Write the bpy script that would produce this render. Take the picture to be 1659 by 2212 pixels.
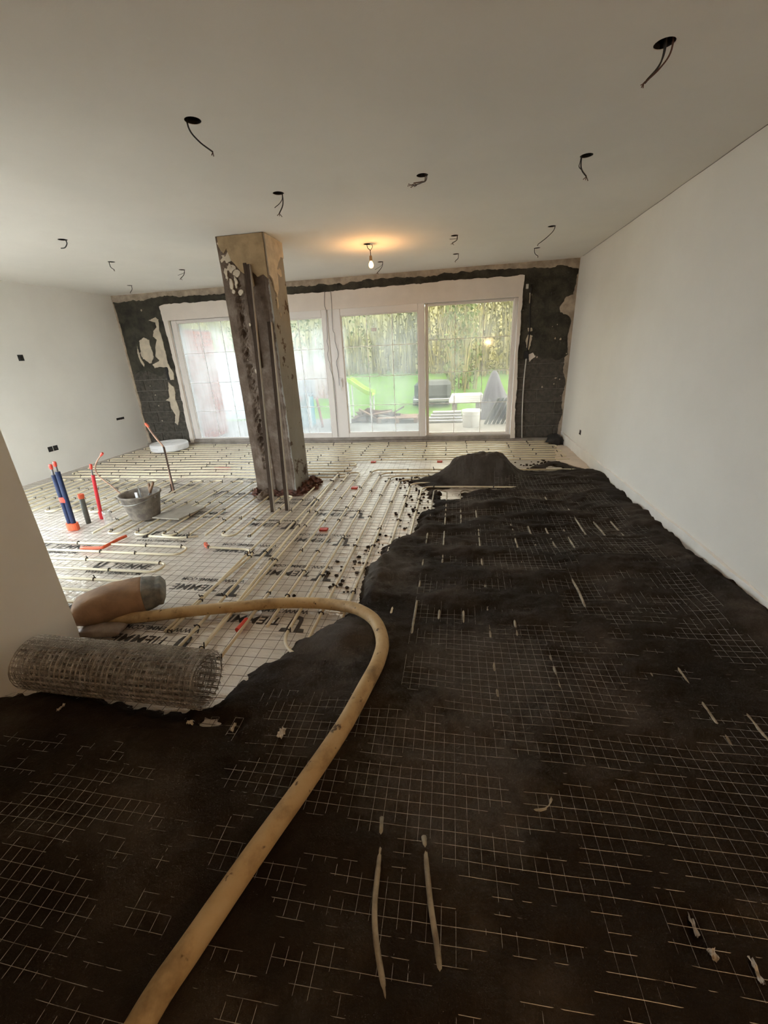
import bpy, bmesh, math, random
import numpy as np
from mathutils import Matrix, Vector, noise as mnoise
from mathutils.geometry import tessellate_polygon

for o in list(bpy.data.objects): bpy.data.objects.remove(o, do_unlink=True)
scene = bpy.context.scene
C = scene.collection
random.seed(7)

# ------------------------------------------------------------------ camera
cam_d = bpy.data.cameras.new('camera'); cam = bpy.data.objects.new('camera', cam_d); C.objects.link(cam)
PITCH, ROLL, YAW, CAMH = 0.3757, -0.0502, 0.1805, 1.4636
F = Vector((-math.sin(YAW)*math.cos(PITCH), math.cos(YAW)*math.cos(PITCH), -math.sin(PITCH)))
r0 = Vector((math.cos(YAW), math.sin(YAW), 0)); u0 = r0.cross(F)
Rv = math.cos(ROLL)*r0 + math.sin(ROLL)*u0; Uv = -math.sin(ROLL)*r0 + math.cos(ROLL)*u0
m = Matrix.Identity(4)
for i in range(3): m[i][0], m[i][1], m[i][2] = Rv[i], Uv[i], -F[i]
m.translation = (0, 0, CAMH)
cam.matrix_world = m
cam_d.sensor_fit = 'HORIZONTAL'; cam_d.sensor_width = 36.0; cam_d.lens = 36.0*887.85/1659.0
cam_d.clip_start = 0.02; cam_d.clip_end = 300
scene.camera = cam

# ------------------------------------------------------------------ world: even overcast sky
world = bpy.data.worlds.new('world'); scene.world = world; world.use_nodes = True
bg = world.node_tree.nodes['Background']
bg.inputs[0].default_value = (0.90, 0.95, 1.0, 1); bg.inputs[1].default_value = 7.0
scene.view_settings.view_transform = 'Standard'; scene.view_settings.look = 'None'
scene.view_settings.gamma = 1.0; scene.view_settings.use_curve_mapping = False
scene.view_settings.exposure = 1.12
scene.cycles.max_bounces = 14; scene.cycles.diffuse_bounces = 7; scene.cycles.glossy_bounces = 4; scene.cycles.adaptive_threshold = 0.03
scene.cycles.transparent_max_bounces = 8
scene.cycles.sample_clamp_indirect = 4.0

# room: x right, y towards the windows, z up; insulation foil is z = 0
H, XR, XL, D, XS, YS, YB = 2.5, 1.64, -5.65, 6.83, -2.08, 1.60, -2.6
ST = 0.05          # usual thickness of the fresh screed

# ------------------------------------------------------------------ node helpers
def new_mat(name):
    mt = bpy.data.materials.new(name); mt.use_nodes = True
    return mt, mt.node_tree.nodes, mt.node_tree.links, mt.node_tree.nodes['Principled BSDF']
def noise_node(N, L, scale, detail=4, rough=0.55, stretch=None, coord='Object'):
    tc = N.new('ShaderNodeTexCoord'); nz = N.new('ShaderNodeTexNoise')
    nz.inputs['Scale'].default_value = scale; nz.inputs['Detail'].default_value = detail; nz.inputs['Roughness'].default_value = rough
    if stretch:
        mp = N.new('ShaderNodeMapping'); mp.inputs['Scale'].default_value = stretch
        L.new(tc.outputs[coord], mp.inputs[0]); L.new(mp.outputs[0], nz.inputs['Vector'])
    else: L.new(tc.outputs[coord], nz.inputs['Vector'])
    return nz
def ramp(N, L, src, stops):
    r = N.new('ShaderNodeValToRGB'); cr = r.color_ramp
    while len(cr.elements) < len(stops): cr.elements.new(0.5)
    for e, (p, c) in zip(cr.elements, stops):
        e.position = p; e.color = (c[0], c[1], c[2], 1) if not isinstance(c, (int, float)) else (c, c, c, 1)
    L.new(src, r.inputs[0]); return r
def mat(name, col, rough=0.7, metal=0.0, var=0.0, vscale=6, bump=0.0, bscale=60, spec=0.5, col2=None, stretch=None, detail=5):
    mt, N, L, B = new_mat(name)
    B.inputs['Roughness'].default_value = rough; B.inputs['Metallic'].default_value = metal
    B.inputs['Specular IOR Level'].default_value = spec
    B.inputs['Base Color'].default_value = (*col, 1)
    if var or col2:
        nz = noise_node(N, L, vscale, detail, 0.6, stretch)
        c2 = col2 or tuple(max(0, c*(1-var)) for c in col)
        r = ramp(N, L, nz.outputs['Fac'], [(0.38, c2), (0.62, col)])
        L.new(r.outputs[0], B.inputs['Base Color'])
    if bump:
        nb = noise_node(N, L, bscale, 4, 0.6, stretch)
        b = N.new('ShaderNodeBump'); b.inputs['Strength'].default_value = bump; b.inputs['Distance'].default_value = 0.01
        L.new(nb.outputs['Fac'], b.inputs['Height']); L.new(b.outputs[0], B.inputs['Normal'])
    return mt
M = {}
M['plaster'] = mat('wall_plaster', (0.82, 0.80, 0.76), 0.85, var=0.04, vscale=1.6, bump=0.06, bscale=130, spec=0.25)
M['ceiling'] = mat('ceiling_plaster', (0.82, 0.79, 0.74), 0.85, var=0.05, vscale=1.1, bump=0.06, bscale=150, spec=0.2)
M['oldplaster'] = mat('old_beige_plaster', (0.47, 0.39, 0.31), 0.9, var=0.35, vscale=9, bump=0.4, bscale=50, spec=0.2)
M['lintelplaster'] = mat('white_reveal_plaster', (0.76, 0.69, 0.63), 0.85, var=0.06, vscale=4, bump=0.15, bscale=70, spec=0.2)
M['cream'] = mat('cream_filler', (0.60, 0.52, 0.41), 0.9, var=0.2, vscale=12, bump=0.3, bscale=60, spec=0.2)
M['tan'] = mat('tan_filler', (0.40, 0.29, 0.17), 0.9, var=0.25, vscale=10, bump=0.3, bscale=60, spec=0.2)
M['block'] = mat('dark_concrete_block', (0.115, 0.104, 0.088), 0.95, col2=(0.065, 0.058, 0.050), vscale=18, bump=0.8, bscale=120, spec=0.2)
M['blockcoat'] = mat('dark_parge_coat', (0.080, 0.074, 0.058), 0.95, col2=(0.038, 0.036, 0.029), vscale=6, bump=0.8, bscale=60, spec=0.2)
M['mortar'] = mat('grey_mortar', (0.22, 0.205, 0.18), 0.95, var=0.4, vscale=20, bump=0.5, bscale=80, spec=0.2)
M['pvc'] = mat('white_frame_plastic', (0.74, 0.70, 0.67), 0.35, spec=0.5)
M['muntin'] = mat('muntin_bar', (0.88, 0.89, 0.90), 0.35)
M['gasket'] = mat('grey_gasket', (0.10, 0.12, 0.15), 0.6)
M['steel_hand'] = mat('handle_white', (0.8, 0.8, 0.8), 0.3)
M['sill'] = mat('sill_concrete', (0.33, 0.29, 0.26), 0.8, var=0.3, vscale=8, bump=0.3)
M['black_void'] = mat('black_plastic_and_shade', (0.012, 0.012, 0.013), 0.7)
M['cable_black'] = mat('black_cable', (0.020, 0.019, 0.019), 0.5)
M['cable_brown'] = mat('brown_cable', (0.10, 0.05, 0.035), 0.5)
M['cable_grey'] = mat('grey_cable', (0.14, 0.13, 0.13), 0.5)
M['conduit'] = mat('white_conduit', (0.62, 0.60, 0.56), 0.5, var=0.2)
M['wire_dark'] = mat('dark_steel_wire', (0.10, 0.072, 0.055), 0.5, metal=0.5, var=0.3)
M['galv'] = mat('galvanised_wire', (0.48, 0.46, 0.43), 0.42, metal=0.7, var=0.45, vscale=20)
M['pex'] = mat('cream_heating_pipe', (0.74, 0.66, 0.48), 0.35, var=0.12, vscale=3)
M['pexdusty'] = mat('mortar_filmed_pipe', (0.40, 0.355, 0.27), 0.6, col2=(0.20, 0.17, 0.125), vscale=16)
M['clip'] = mat('dark_pipe_clip', (0.03, 0.024, 0.02), 0.6)
M['redtape'] = mat('red_tape', (0.62, 0.06, 0.035), 0.45)
M['orangesleeve'] = mat('orange_sleeve', (0.62, 0.10, 0.035), 0.45)
M['bluepipe'] = mat('blue_pipe_lagging', (0.006, 0.018, 0.070), 0.7, var=0.3, vscale=30)
M['redpipe'] = mat('red_pipe_lagging', (0.62, 0.02, 0.03), 0.5, var=0.2, vscale=30)
M['greypipe'] = mat('grey_pipe', (0.10, 0.10, 0.085), 0.6, var=0.3, vscale=20)
M['copper'] = mat('dull_copper', (0.40, 0.24, 0.17), 0.45, metal=0.4, var=0.3, vscale=14)
M['rustbar'] = mat('rusty_bar', (0.075, 0.045, 0.032), 0.7, metal=0.3, var=0.3)
M['bucket'] = mat('mortar_stained_bucket', (0.22, 0.19, 0.155), 0.85, col2=(0.12, 0.10, 0.085), vscale=14, bump=0.4, bscale=60)
M['toolsteel'] = mat('tool_steel', (0.30, 0.29, 0.27), 0.4, metal=0.7, var=0.4)
M['woodhandle'] = mat('wooden_handle', (0.22, 0.12, 0.06), 0.6, var=0.4, stretch=(20, 20, 2))
M['board'] = mat('dusty_grey_board', (0.33, 0.29, 0.24), 0.8, var=0.25, vscale=9)
M['foamroll'] = mat('white_foam_roll', (0.80, 0.80, 0.81), 0.6, bump=0.1, bscale=40)
M['edgefoam'] = mat('white_edge_strip', (0.86, 0.84, 0.80), 0.6, var=0.06, vscale=6)
M['pinkfoil'] = mat('pale_edge_film', (0.72, 0.60, 0.50), 0.5, var=0.15)
M['blackfilm'] = mat('black_film', (0.016, 0.015, 0.016), 0.5, bump=0.5, bscale=25)
M['paper'] = mat('brown_paper', (0.33, 0.20, 0.115), 0.85, col2=(0.24, 0.145, 0.085), vscale=10, bump=0.3, bscale=30)
M['papergrey'] = mat('printed_paper_end', (0.22, 0.21, 0.18), 0.85, col2=(0.11, 0.115, 0.11), vscale=16, bump=0.3, bscale=30)
M['palesack'] = mat('pale_plastic_sack', (0.34, 0.26, 0.20), 0.5, var=0.3, vscale=14, bump=0.4, bscale=30)
M['print'] = mat('black_print', (0.055, 0.050, 0.046), 0.5, var=0.3, vscale=30)
M['scrap'] = mat('white_scrap', (0.70, 0.66, 0.60), 0.5, var=0.3, vscale=60)
M['brickred'] = mat('red_brick_rubble', (0.155, 0.062, 0.042), 0.95, col2=(0.075, 0.042, 0.032), vscale=25, bump=0.6, bscale=60)
M['bar'] = mat('batten_brown', (0.060, 0.040, 0.028), 0.8, var=0.3, stretch=(10, 10, 1), spec=0.15)
M['bar_edge'] = mat('batten_pale_edge', (0.42, 0.37, 0.31), 0.5)

def screed_mat():
    mt, N, L, B = new_mat('fresh_screed')
    n1 = noise_node(N, L, 2.2, 6, 0.6); n2 = noise_node(N, L, 90, 3, 0.7)
    r = ramp(N, L, n1.outputs['Fac'], [(0.36, (0.014, 0.009, 0.006)), (0.52, (0.026, 0.018, 0.0125)), (0.68, (0.066, 0.052, 0.041))])
    # lighter grey painted in: window light on the heap, and greyish bed spots
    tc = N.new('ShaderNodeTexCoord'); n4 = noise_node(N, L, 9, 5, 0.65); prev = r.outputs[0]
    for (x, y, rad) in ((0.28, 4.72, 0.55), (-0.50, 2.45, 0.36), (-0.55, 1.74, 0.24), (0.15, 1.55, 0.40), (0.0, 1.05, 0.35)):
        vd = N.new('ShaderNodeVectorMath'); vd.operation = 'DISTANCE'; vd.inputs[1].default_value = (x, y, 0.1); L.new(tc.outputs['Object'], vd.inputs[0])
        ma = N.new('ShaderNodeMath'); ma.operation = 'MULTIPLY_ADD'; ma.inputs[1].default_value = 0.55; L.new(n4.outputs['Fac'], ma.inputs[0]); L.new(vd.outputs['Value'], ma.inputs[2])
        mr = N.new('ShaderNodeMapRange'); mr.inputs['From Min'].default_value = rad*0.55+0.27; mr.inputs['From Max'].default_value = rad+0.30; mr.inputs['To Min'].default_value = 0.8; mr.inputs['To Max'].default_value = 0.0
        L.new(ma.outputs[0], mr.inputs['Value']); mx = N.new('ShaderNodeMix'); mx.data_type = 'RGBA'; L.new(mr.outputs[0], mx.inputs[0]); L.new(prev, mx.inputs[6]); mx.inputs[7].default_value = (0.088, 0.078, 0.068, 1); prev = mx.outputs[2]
    L.new(prev, B.inputs['Base Color']); B.inputs['Roughness'].default_value = 0.9
    B.inputs['Specular IOR Level'].default_value = 0.25
    b = N.new('ShaderNodeBump'); b.inputs['Strength'].default_value = 0.9; b.inputs['Distance'].default_value = 0.008
    L.new(n2.outputs['Fac'], b.inputs['Height']); L.new(b.outputs[0], B.inputs['Normal'])
    return mt
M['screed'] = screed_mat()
def foil_mat():
    mt, N, L, B = new_mat('crinkled_foil')
    n1 = noise_node(N, L, 3, 4, 0.6)
    r = ramp(N, L, n1.outputs['Fac'], [(0.35, (0.74, 0.68, 0.61)), (0.65, (0.86, 0.81, 0.74))])
    L.new(r.outputs[0], B.inputs['Base Color'])
    B.inputs['Roughness'].default_value = 0.25; B.inputs['Specular IOR Level'].default_value = 0.8; B.inputs['Metallic'].default_value = 0.25
    n2 = noise_node(N, L, 5, 5, 0.55, (1.0, 2.6, 1)); n3 = noise_node(N, L, 24, 3, 0.6)
    mx = N.new('ShaderNodeMath'); mx.operation = 'MULTIPLY_ADD'; mx.inputs[1].default_value = 0.18
    L.new(n3.outputs['Fac'], mx.inputs[0]); L.new(n2.outputs['Fac'], mx.inputs[2])
    b = N.new('ShaderNodeBump'); b.inputs['Strength'].default_value = 0.75; b.inputs['Distance'].default_value = 0.035
    L.new(mx.outputs[0], b.inputs['Height']); L.new(b.outputs[0], B.inputs['Normal'])
    return mt
M['foil'] = foil_mat()
def hose_mat():
    mt, N, L, B = new_mat('ochre_rubber_hose')
    n1 = noise_node(N, L, 7, 5, 0.65); n2 = noise_node(N, L, 22, 3, 0.6)
    r = ramp(N, L, n1.outputs['Fac'], [(0.30, (0.27, 0.175, 0.075)), (0.5, (0.53, 0.37, 0.18)), (0.75, (0.60, 0.45, 0.25))])
    r2 = ramp(N, L, n2.outputs['Fac'], [(0.30, 1.0), (0.36, 0.0)])
    mx = N.new('ShaderNodeMix'); mx.data_type = 'RGBA'
    L.new(r2.outputs[0], mx.inputs[0]); L.new(r.outputs[0], mx.inputs[6]); mx.inputs[7].default_value = (0.10, 0.06, 0.02, 1)
    L.new(mx.outputs[2], B.inputs['Base Color']); B.inputs['Roughness'].default_value = 0.6
    b = N.new('ShaderNodeBump'); b.inputs['Strength'].default_value = 0.15; L.new(n2.outputs['Fac'], b.inputs['Height']); L.new(b.outputs[0], B.inputs['Normal'])
    return mt
M['hose'] = hose_mat()
def glass_mat(name, fog_lo, fog_hi, seed, tint=(0.58, 0.60, 0.59)):
    # condensation: misted film (translucent) over clear pane, run through by vertical drip tracks
    mt = bpy.data.materials.new(name); mt.use_nodes = True
    N, L = mt.node_tree.nodes, mt.node_tree.links; N.remove(N['Principled BSDF']); out = N['Material Output']
    n1 = noise_node(N, L, 2.1, 3, 0.5, (1, 1, 0.8)); n2 = noise_node(N, L, 26, 3, 0.6, (1.0, 1.0, 0.07))
    tc = N.new('ShaderNodeTexCoord')
    for nn in (n1, n2):
        nn.noise_dimensions = '4D'; nn.inputs['W'].default_value = seed
    r1 = ramp(N, L, n1.outputs['Fac'], [(0.35, fog_lo), (0.65, fog_hi)])
    r2 = ramp(N, L, n2.outputs['Fac'], [(0.36, 0.72), (0.5, 1.0)])
    mu = N.new('ShaderNodeMath'); mu.operation = 'MULTIPLY'; L.new(r1.outputs[0], mu.inputs[0]); L.new(r2.outputs[0], mu.inputs[1])
    tr = N.new('ShaderNodeBsdfTransparent'); tr.inputs[0].default_value = (*tint, 1)
    tl = N.new('ShaderNodeBsdfTranslucent'); tl.inputs[0].default_value = (0.46, 0.47, 0.46, 1)
    m1 = N.new('ShaderNodeMixShader'); L.new(mu.outputs[0], m1.inputs[0]); L.new(tr.outputs[0], m1.inputs[1]); L.new(tl.outputs[0], m1.inputs[2])
    gl = N.new('ShaderNodeBsdfGlossy'); gl.inputs['Roughness'].default_value = 0.06
    fr = N.new('ShaderNodeFresnel'); fr.inputs[0].default_value = 1.45
    m2 = N.new('ShaderNodeMixShader'); hf = N.new('ShaderNodeMath'); hf.operation = 'MULTIPLY'; hf.inputs[1].default_value = 0.6; L.new(fr.outputs[0], hf.inputs[0]); L.new(hf.outputs[0], m2.inputs[0]); L.new(m1.outputs[0], m2.inputs[1]); L.new(gl.outputs[0], m2.inputs[2])
    L.new(m2.outputs[0], out.inputs[0])
    return mt
def clear_plastic():
    mt = bpy.data.materials.new('clear_plastic'); mt.use_nodes = True
    N, L = mt.node_tree.nodes, mt.node_tree.links; N.remove(N['Principled BSDF']); out = N['Material Output']
    tr = N.new('ShaderNodeBsdfTransparent'); gl = N.new('ShaderNodeBsdfGlossy'); gl.inputs['Roughness'].default_value = 0.12
    lw = N.new('ShaderNodeLayerWeight'); lw.inputs[0].default_value = 0.35
    mx = N.new('ShaderNodeMixShader'); L.new(lw.outputs['Facing'], mx.inputs[0]); L.new(tr.outputs[0], mx.inputs[1]); L.new(gl.outputs[0], mx.inputs[2])
    L.new(mx.outputs[0], out.inputs[0]); return mt
M['clear'] = clear_plastic()
def emit_mat(name, col, s):
    mt = bpy.data.materials.new(name); mt.use_nodes = True
    N, L = mt.node_tree.nodes, mt.node_tree.links; N.remove(N['Principled BSDF'])
    e = N.new('ShaderNodeEmission'); e.inputs[0].default_value = (*col, 1); e.inputs[1].default_value = s
    L.new(e.outputs[0], N['Material Output'].inputs[0]); return mt
M['glow'] = emit_mat('lit_bulb', (1.0, 0.50, 0.14), 4.5)
M['worklight'] = emit_mat('lit_work_lamp', (1.0, 0.56, 0.22), 60)

# ------------------------------------------------------------------ mesh helpers
class MB:
    def __init__(s): s.v = []; s.f = []
    def add(s, vs, fs):
        k = len(s.v); s.v += [tuple(p) for p in vs]; s.f += [tuple(i+k for i in f) for f in fs]; return s
    def box(s, x0, x1, y0, y1, z0, z1):
        return s.add([(x0,y0,z0),(x1,y0,z0),(x1,y1,z0),(x0,y1,z0),(x0,y0,z1),(x1,y0,z1),(x1,y1,z1),(x0,y1,z1)],
                     [(0,3,2,1),(4,5,6,7),(0,1,5,4),(1,2,6,5),(2,3,7,6),(3,0,4,7)])
    def bevbox(s, x0, x1, y0, y1, z0, z1, b):
        bm = bmesh.new(); bmesh.ops.create_cube(bm, size=1)
        for v in bm.verts: v.co = Vector(((x0+x1)/2+v.co.x*(x1-x0), (y0+y1)/2+v.co.y*(y1-y0), (z0+z1)/2+v.co.z*(z1-z0)))
        bmesh.ops.bevel(bm, geom=bm.edges[:], offset=b, segments=1, affect='EDGES')
        bm.verts.index_update(); s.add([v.co[:] for v in bm.verts], [[v.index for v in f.verts] for f in bm.faces]); bm.free(); return s
    def tube(s, pts, r, n=8, cap=True, radii=None):
        pts = [Vector(p) for p in pts]; k0 = len(s.v); up = None
        for i, p in enumerate(pts):
            t = (pts[min(i+1, len(pts)-1)] - pts[max(i-1, 0)])
            if t.length < 1e-9: t = Vector((0, 0, 1))
            t.normalize()
            if up is None: up = Vector((0, 0, 1)) if abs(t.z) < 0.9 else Vector((1, 0, 0))
            a = t.cross(up)
            if a.length < 1e-6: a = t.orthogonal()
            a.normalize(); b = a.cross(t).normalized(); up = b
            rr = radii[i] if radii else r
            for j in range(n):
                th = 2*math.pi*j/n; s.v.append(tuple(p + rr*(math.cos(th)*a + math.sin(th)*b)))
        for i in range(len(pts)-1):
            for j in range(n):
                q = k0+i*n; s.f.append((q+j, q+n+j, q+n+(j+1) % n, q+(j+1) % n))
        if cap: s.f.append(tuple(k0+j for j in range(n))); s.f.append(tuple(k0+(len(pts)-1)*n+j for j in reversed(range(n))))
        return s
    def lathe(s, prof, c=(0, 0, 0), n=24, close=False):
        k0 = len(s.v)
        for r, z in prof:
            for j in range(n):
                th = 2*math.pi*j/n; s.v.append((c[0]+r*math.cos(th), c[1]+r*math.sin(th), c[2]+z))
        m_ = len(prof)
        for i in range(m_ if close else m_-1):
            for j in range(n):
                a, b = k0+i*n, k0+((i+1) % m_)*n; s.f.append((a+j, a+(j+1) % n, b+(j+1) % n, b+j))
        return s
    def prism(s, poly, to3, d0, d1):
        # poly: 2-D outline; to3(u, v, d) gives the point at depth d
        n = len(poly); k = len(s.v)
        s.v += [tuple(to3(u, v, d0)) for u, v in poly] + [tuple(to3(u, v, d1)) for u, v in poly]
        for t in tessellate_polygon([[Vector((u, v, 0)) for u, v in poly]]):
            s.f.append((k+t[0], k+t[1], k+t[2])); s.f.append((k+n+t[2], k+n+t[1], k+n+t[0]))
        for i in range(n): j = (i+1) % n; s.f.append((k+i, k+j, k+n+j, k+n+i))
        return s
    def build(s, name, material, parent=None, smooth=False, kind=None):
        me = bpy.data.meshes.new(name); me.from_pydata(s.v, [], s.f); me.validate()
        bm = bmesh.new(); bm.from_mesh(me); bmesh.ops.recalc_face_normals(bm, faces=bm.faces[:]); bm.to_mesh(me); bm.free()
        if smooth: me.shade_smooth()
        me.materials.append(M[material] if isinstance(material, str) else material)
        o = bpy.data.objects.new(name, me); C.objects.link(o)
        if parent: o.parent = parent; o.matrix_parent_inverse = Matrix.Translation(-parent.location) if parent.type == 'EMPTY' else Matrix.Identity(4)
        if kind: o['kind'] = kind
        return o
def empty(name, loc=(0, 0, 0)):
    e = bpy.data.objects.new(name, None); e.location = loc; e.empty_display_size = 0.1; C.objects.link(e); return e
def tag(o, label, cat, group=None, kind=None):
    o['label'] = label; o['category'] = cat
    if group: o['group'] = group
    if kind: o['kind'] = kind
    return o
def struct(o, label=None, cat=None):
    o['kind'] = 'structure'
    if label: o['label'] = label
    if cat: o['category'] = cat
    return o
def ragged(poly, seg=0.04, amp=0.012, seed=0, keep=()):
    # subdivide an outline and make it uneven; edges whose index is in keep stay straight
    out = []; n = len(poly)
    for i in range(n):
        a, b = Vector(poly[i]), Vector(poly[(i+1) % n]); d = b-a; k = max(1, int(d.length/seg))
        nrm = Vector((-d.y, d.x)).normalized() if d.length else Vector((0, 0))
        for j in range(k):
            p = a+d*(j/k)
            if i not in keep:
                w = mnoise.noise(Vector((p.x*9+seed, p.y*9, seed*1.7)))+0.6*mnoise.noise(Vector((p.x*37+seed, p.y*37, seed)))
                if j or (i-1) % n not in keep: p = p+nrm*amp*w*1.6
            out.append((p.x, p.y))
    return out
def chaikin(pts, it=2, closed=False):
    pts = [Vector(p) for p in pts]
    for _ in range(it):
        q = [] if closed else [pts[0]]
        for a, b in zip(pts[:-1], pts[1:]): q += [a*0.75+b*0.25, a*0.25+b*0.75]
        if not closed: q.append(pts[-1])
        pts = q
    return pts
def cr(pts, n=8):
    # Catmull-Rom through the points
    P = [Vector(p) for p in pts]; P = [P[0]*2-P[1]]+P+[P[-1]*2-P[-2]]; out = []
    for i in range(1, len(P)-2):
        for k in range(n):
            t = k/n; a, b, c, d = P[i-1], P[i], P[i+1], P[i+2]
            out.append(0.5*((2*b)+(c-a)*t+(2*a-5*b+4*c-d)*t*t+(3*b-a-3*c+d)*t**3))
    out.append(P[-2]); return out
def lump(c, rx, ry, rz, seed=0, amp=0.25, sub=2, freq=3.0):
    bm = bmesh.new(); bmesh.ops.create_icosphere(bm, subdivisions=sub, radius=1)
    vs = []
    for v in bm.verts:
        d = v.co.normalized(); w = 1+amp*mnoise.fractal(d*freq*0.6+Vector((seed*3.1, seed, seed*1.3)), 1.0, 2.0, 3)
        vs.append((c[0]+d.x*rx*w, c[1]+d.y*ry*w, c[2]+d.z*rz*w))
    bm.verts.index_update(); fs = [[v.index for v in f.verts] for f in bm.faces]; bm.free(); return vs, fs
XZ = lambda u, v, d: (u, d, v)      # wall outline at depth y = d
XY = lambda u, v, d: (u, v, d)

# ------------------------------------------------------------------ numpy noise
def _h(ix, iy, s):
    n = np.sin(ix*127.1+iy*311.7+s*74.7)*43758.5453
    return n-np.floor(n)
def vnoise(x, y, s=0):
    ix, iy = np.floor(x), np.floor(y); fx, fy = x-ix, y-iy
    fx, fy = fx*fx*(3-2*fx), fy*fy*(3-2*fy)
    a, b, c, d = _h(ix, iy, s), _h(ix+1, iy, s), _h(ix, iy+1, s), _h(ix+1, iy+1, s)
    return (a*(1-fx)+b*fx)*(1-fy)+(c*(1-fx)+d*fx)*fy
def fbm(x, y, s=0, o=4):
    t = 0; a = 0.5; w = 0
    for k in range(o): t = t+a*vnoise(x*2**k, y*2**k, s+k*13); w += a; a *= 0.5
    return t/w-0.5

# ================================================================== SETTING
# floor: foil-faced insulation
floor = struct(MB().box(XL-0.2, XR+0.2, YS-0.2, D+0.02, -0.12, 0.0).box(XS-0.2, XR+0.2, YB-0.2, YS-0.2, -0.12, 0.0).build('floor', 'foil'), 'white crinkled foil insulation covering the floor', 'floor')

# ceiling slab with round holes
OUT = [ # x, y, end offset, style
    (0.765, 2.27, (-0.055, 0.0, -0.11), 3), (-1.232, 2.29, (0.075, 0.0, -0.125), 1), (-1.228, 3.29, (-0.01, 0.0, -0.115), 2),
    (-0.236, 3.28, (-0.085, 0.0, -0.045), 4), (0.76, 3.28, (0.012, 0, -0.105), 2), (-3.45, 3.76, (-0.03, 0, -0.065), 5),
    (-3.757, 4.67, (0.012, 0, -0.075), 1), (-3.37, 5.37, (-0.04, 0, -0.09), 2), (-4.69, 6.08, (-0.015, 0, -0.085), 1),
    (-0.036, 4.945, (-0.02, 0, -0.06), 2), (0.894, 4.94, (-0.115, 0, -0.14), 1), (0.925, 5.92, (0.02, 0, -0.085), 1),
    (-0.023, 5.86, (-0.005, 0, -0.07), 1), (-0.968, 5.94, (-0.045, 0, -0.115), 2)]
BULB = (-0.921, 4.954)
HR = 0.038
ceil0 = MB().prism([(XL-0.25, YS-0.25), (XS-0.28, YS-0.25), (XS-0.28, YB-0.25), (XR+0.25, YB-0.25), (XR+0.25, D+0.4), (XL-0.25, D+0.4)], XY, H, H+0.2).build('ceiling', 'ceiling')
cut = MB()
for (x, y, *_r) in OUT+[(BULB[0]-0.02, BULB[1])]:
    n = 20; vs = [(x+HR*math.cos(2*math.pi*j/n), y+HR*math.sin(2*math.pi*j/n), z) for z in (H-0.05, H+0.09) for j in range(n)]
    cut.add(vs, [tuple(reversed(range(n))), tuple(range(n, 2*n))]+[(j, (j+1) % n, n+(j+1) % n, n+j) for j in range(n)])
cuto = cut.build('cutter', 'ceiling')
bo = ceil0.modifiers.new('holes', 'BOOLEAN'); bo.operation = 'DIFFERENCE'; bo.object = cuto; bo.solver = 'EXACT'
dg = bpy.context.evaluated_depsgraph_get(); me = bpy.data.meshes.new_from_object(ceil0.evaluated_get(dg))
ceil0.modifiers.clear(); ceil0.data = me; bpy.data.objects.remove(cuto, do_unlink=True)
struct(ceil0, 'smooth off-white plastered ceiling with cable holes', 'ceiling')

# plain walls (thick boxes, the outline of an L-shaped space)
struct(MB().box(XR, XR+0.25, YB-0.25, D+0.4, -0.12, H).build('wall_right', 'plaster'), 'long off-white plastered wall beside the fresh screed', 'wall')
SY0, SY1, SZ0, SZ1 = 1.70, 4.00, 0.10, 2.15     # unseen side window, added in the pale wall for extra daylight
lw = MB().box(XL-0.25, XL, YS-0.25, SY0, -0.12, H).box(XL-0.25, XL, SY1, D+0.4, -0.12, H).box(XL-0.25, XL, SY0, SY1, SZ1, H).box(XL-0.25, XL, SY0, SY1, -0.12, SZ0)
struct(lw.build('wall_left', 'plaster'), 'pale plastered wall with small socket openings beyond the pipes', 'wall')
# unseen outside corner with a wide window, added to throw daylight towards the doors
NX0, NX1 = -5.35, -2.95
nw = MB().box(XS-0.28, XS, YB-0.25, YS, -0.12, H).box(NX1, XS-0.28, YS-0.25, YS, -0.12, H).box(XL-0.25, NX0, YS-0.25, YS, -0.12, H)
nw.box(NX0, NX1, YS-0.25, YS, SZ1, H).box(NX0, NX1, YS-0.25, YS, -0.12, SZ0)
struct(nw.build('wall_near', 'plaster'), 'shaded wall end cutting into the picture beside the mesh roll', 'wall')
struct(MB().box(XS-0.3, XR+0.25, YB-0.25, YB, -0.12, H).build('wall_rear', 'plaster'), 'plain wall of the room end behind the viewer', 'wall')
# slim settlement crack beads in the corner of ceiling and long wall
cj = [(XR-0.0008, y, H-0.0012-0.0010*math.sin(y*9)-0.0015*abs(math.sin(y*2.3))) for y in np.arange(0.6, 6.7, 0.07)]
ck = MB().tube(cj, 0.0018, 5).build('corner_crack', 'cable_grey', ceil0)
# back wall: mortar core + blocks
WX0, WX1, WZ0, WZ1 = -4.74, 0.90, 0.10, 2.085
core = MB(); core.box(XL-0.25, WX0, D+0.012, D+0.36, -0.12, H); core.box(WX1, XR+0.25, D+0.012, D+0.36, -0.12, H)
core.box(WX0, WX1, D+0.012, D+0.36, WZ1, H); core.box(WX0, WX1, D+0.012, D+0.36, -0.12, 0.04)
wb = struct(core.build('wall_back', 'mortar'), 'dark block wall stripped of plaster around the glazed doors', 'wall')
def blocks(x0, x1, z1, off):
    bh, bl, j = 0.185, 0.40, 0.013; r = 0; z = 0.05
    while z < z1:
        x = x0-(bl/2 if (r+off) % 2 else 0.08)
        while x < x1:
            a, b = max(x0, x)+j/2, min(x1, x+bl)-j/2
            if b-a > 0.03:
                t = random.uniform(-0.003, 0.004)
                MB().bevbox(a, b, D-0.004+t, D+0.03, z+j/2, z+bh-j/2, 0.005).build('block', 'block', wb)
            x += bl
        z += bh; r += 1
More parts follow.
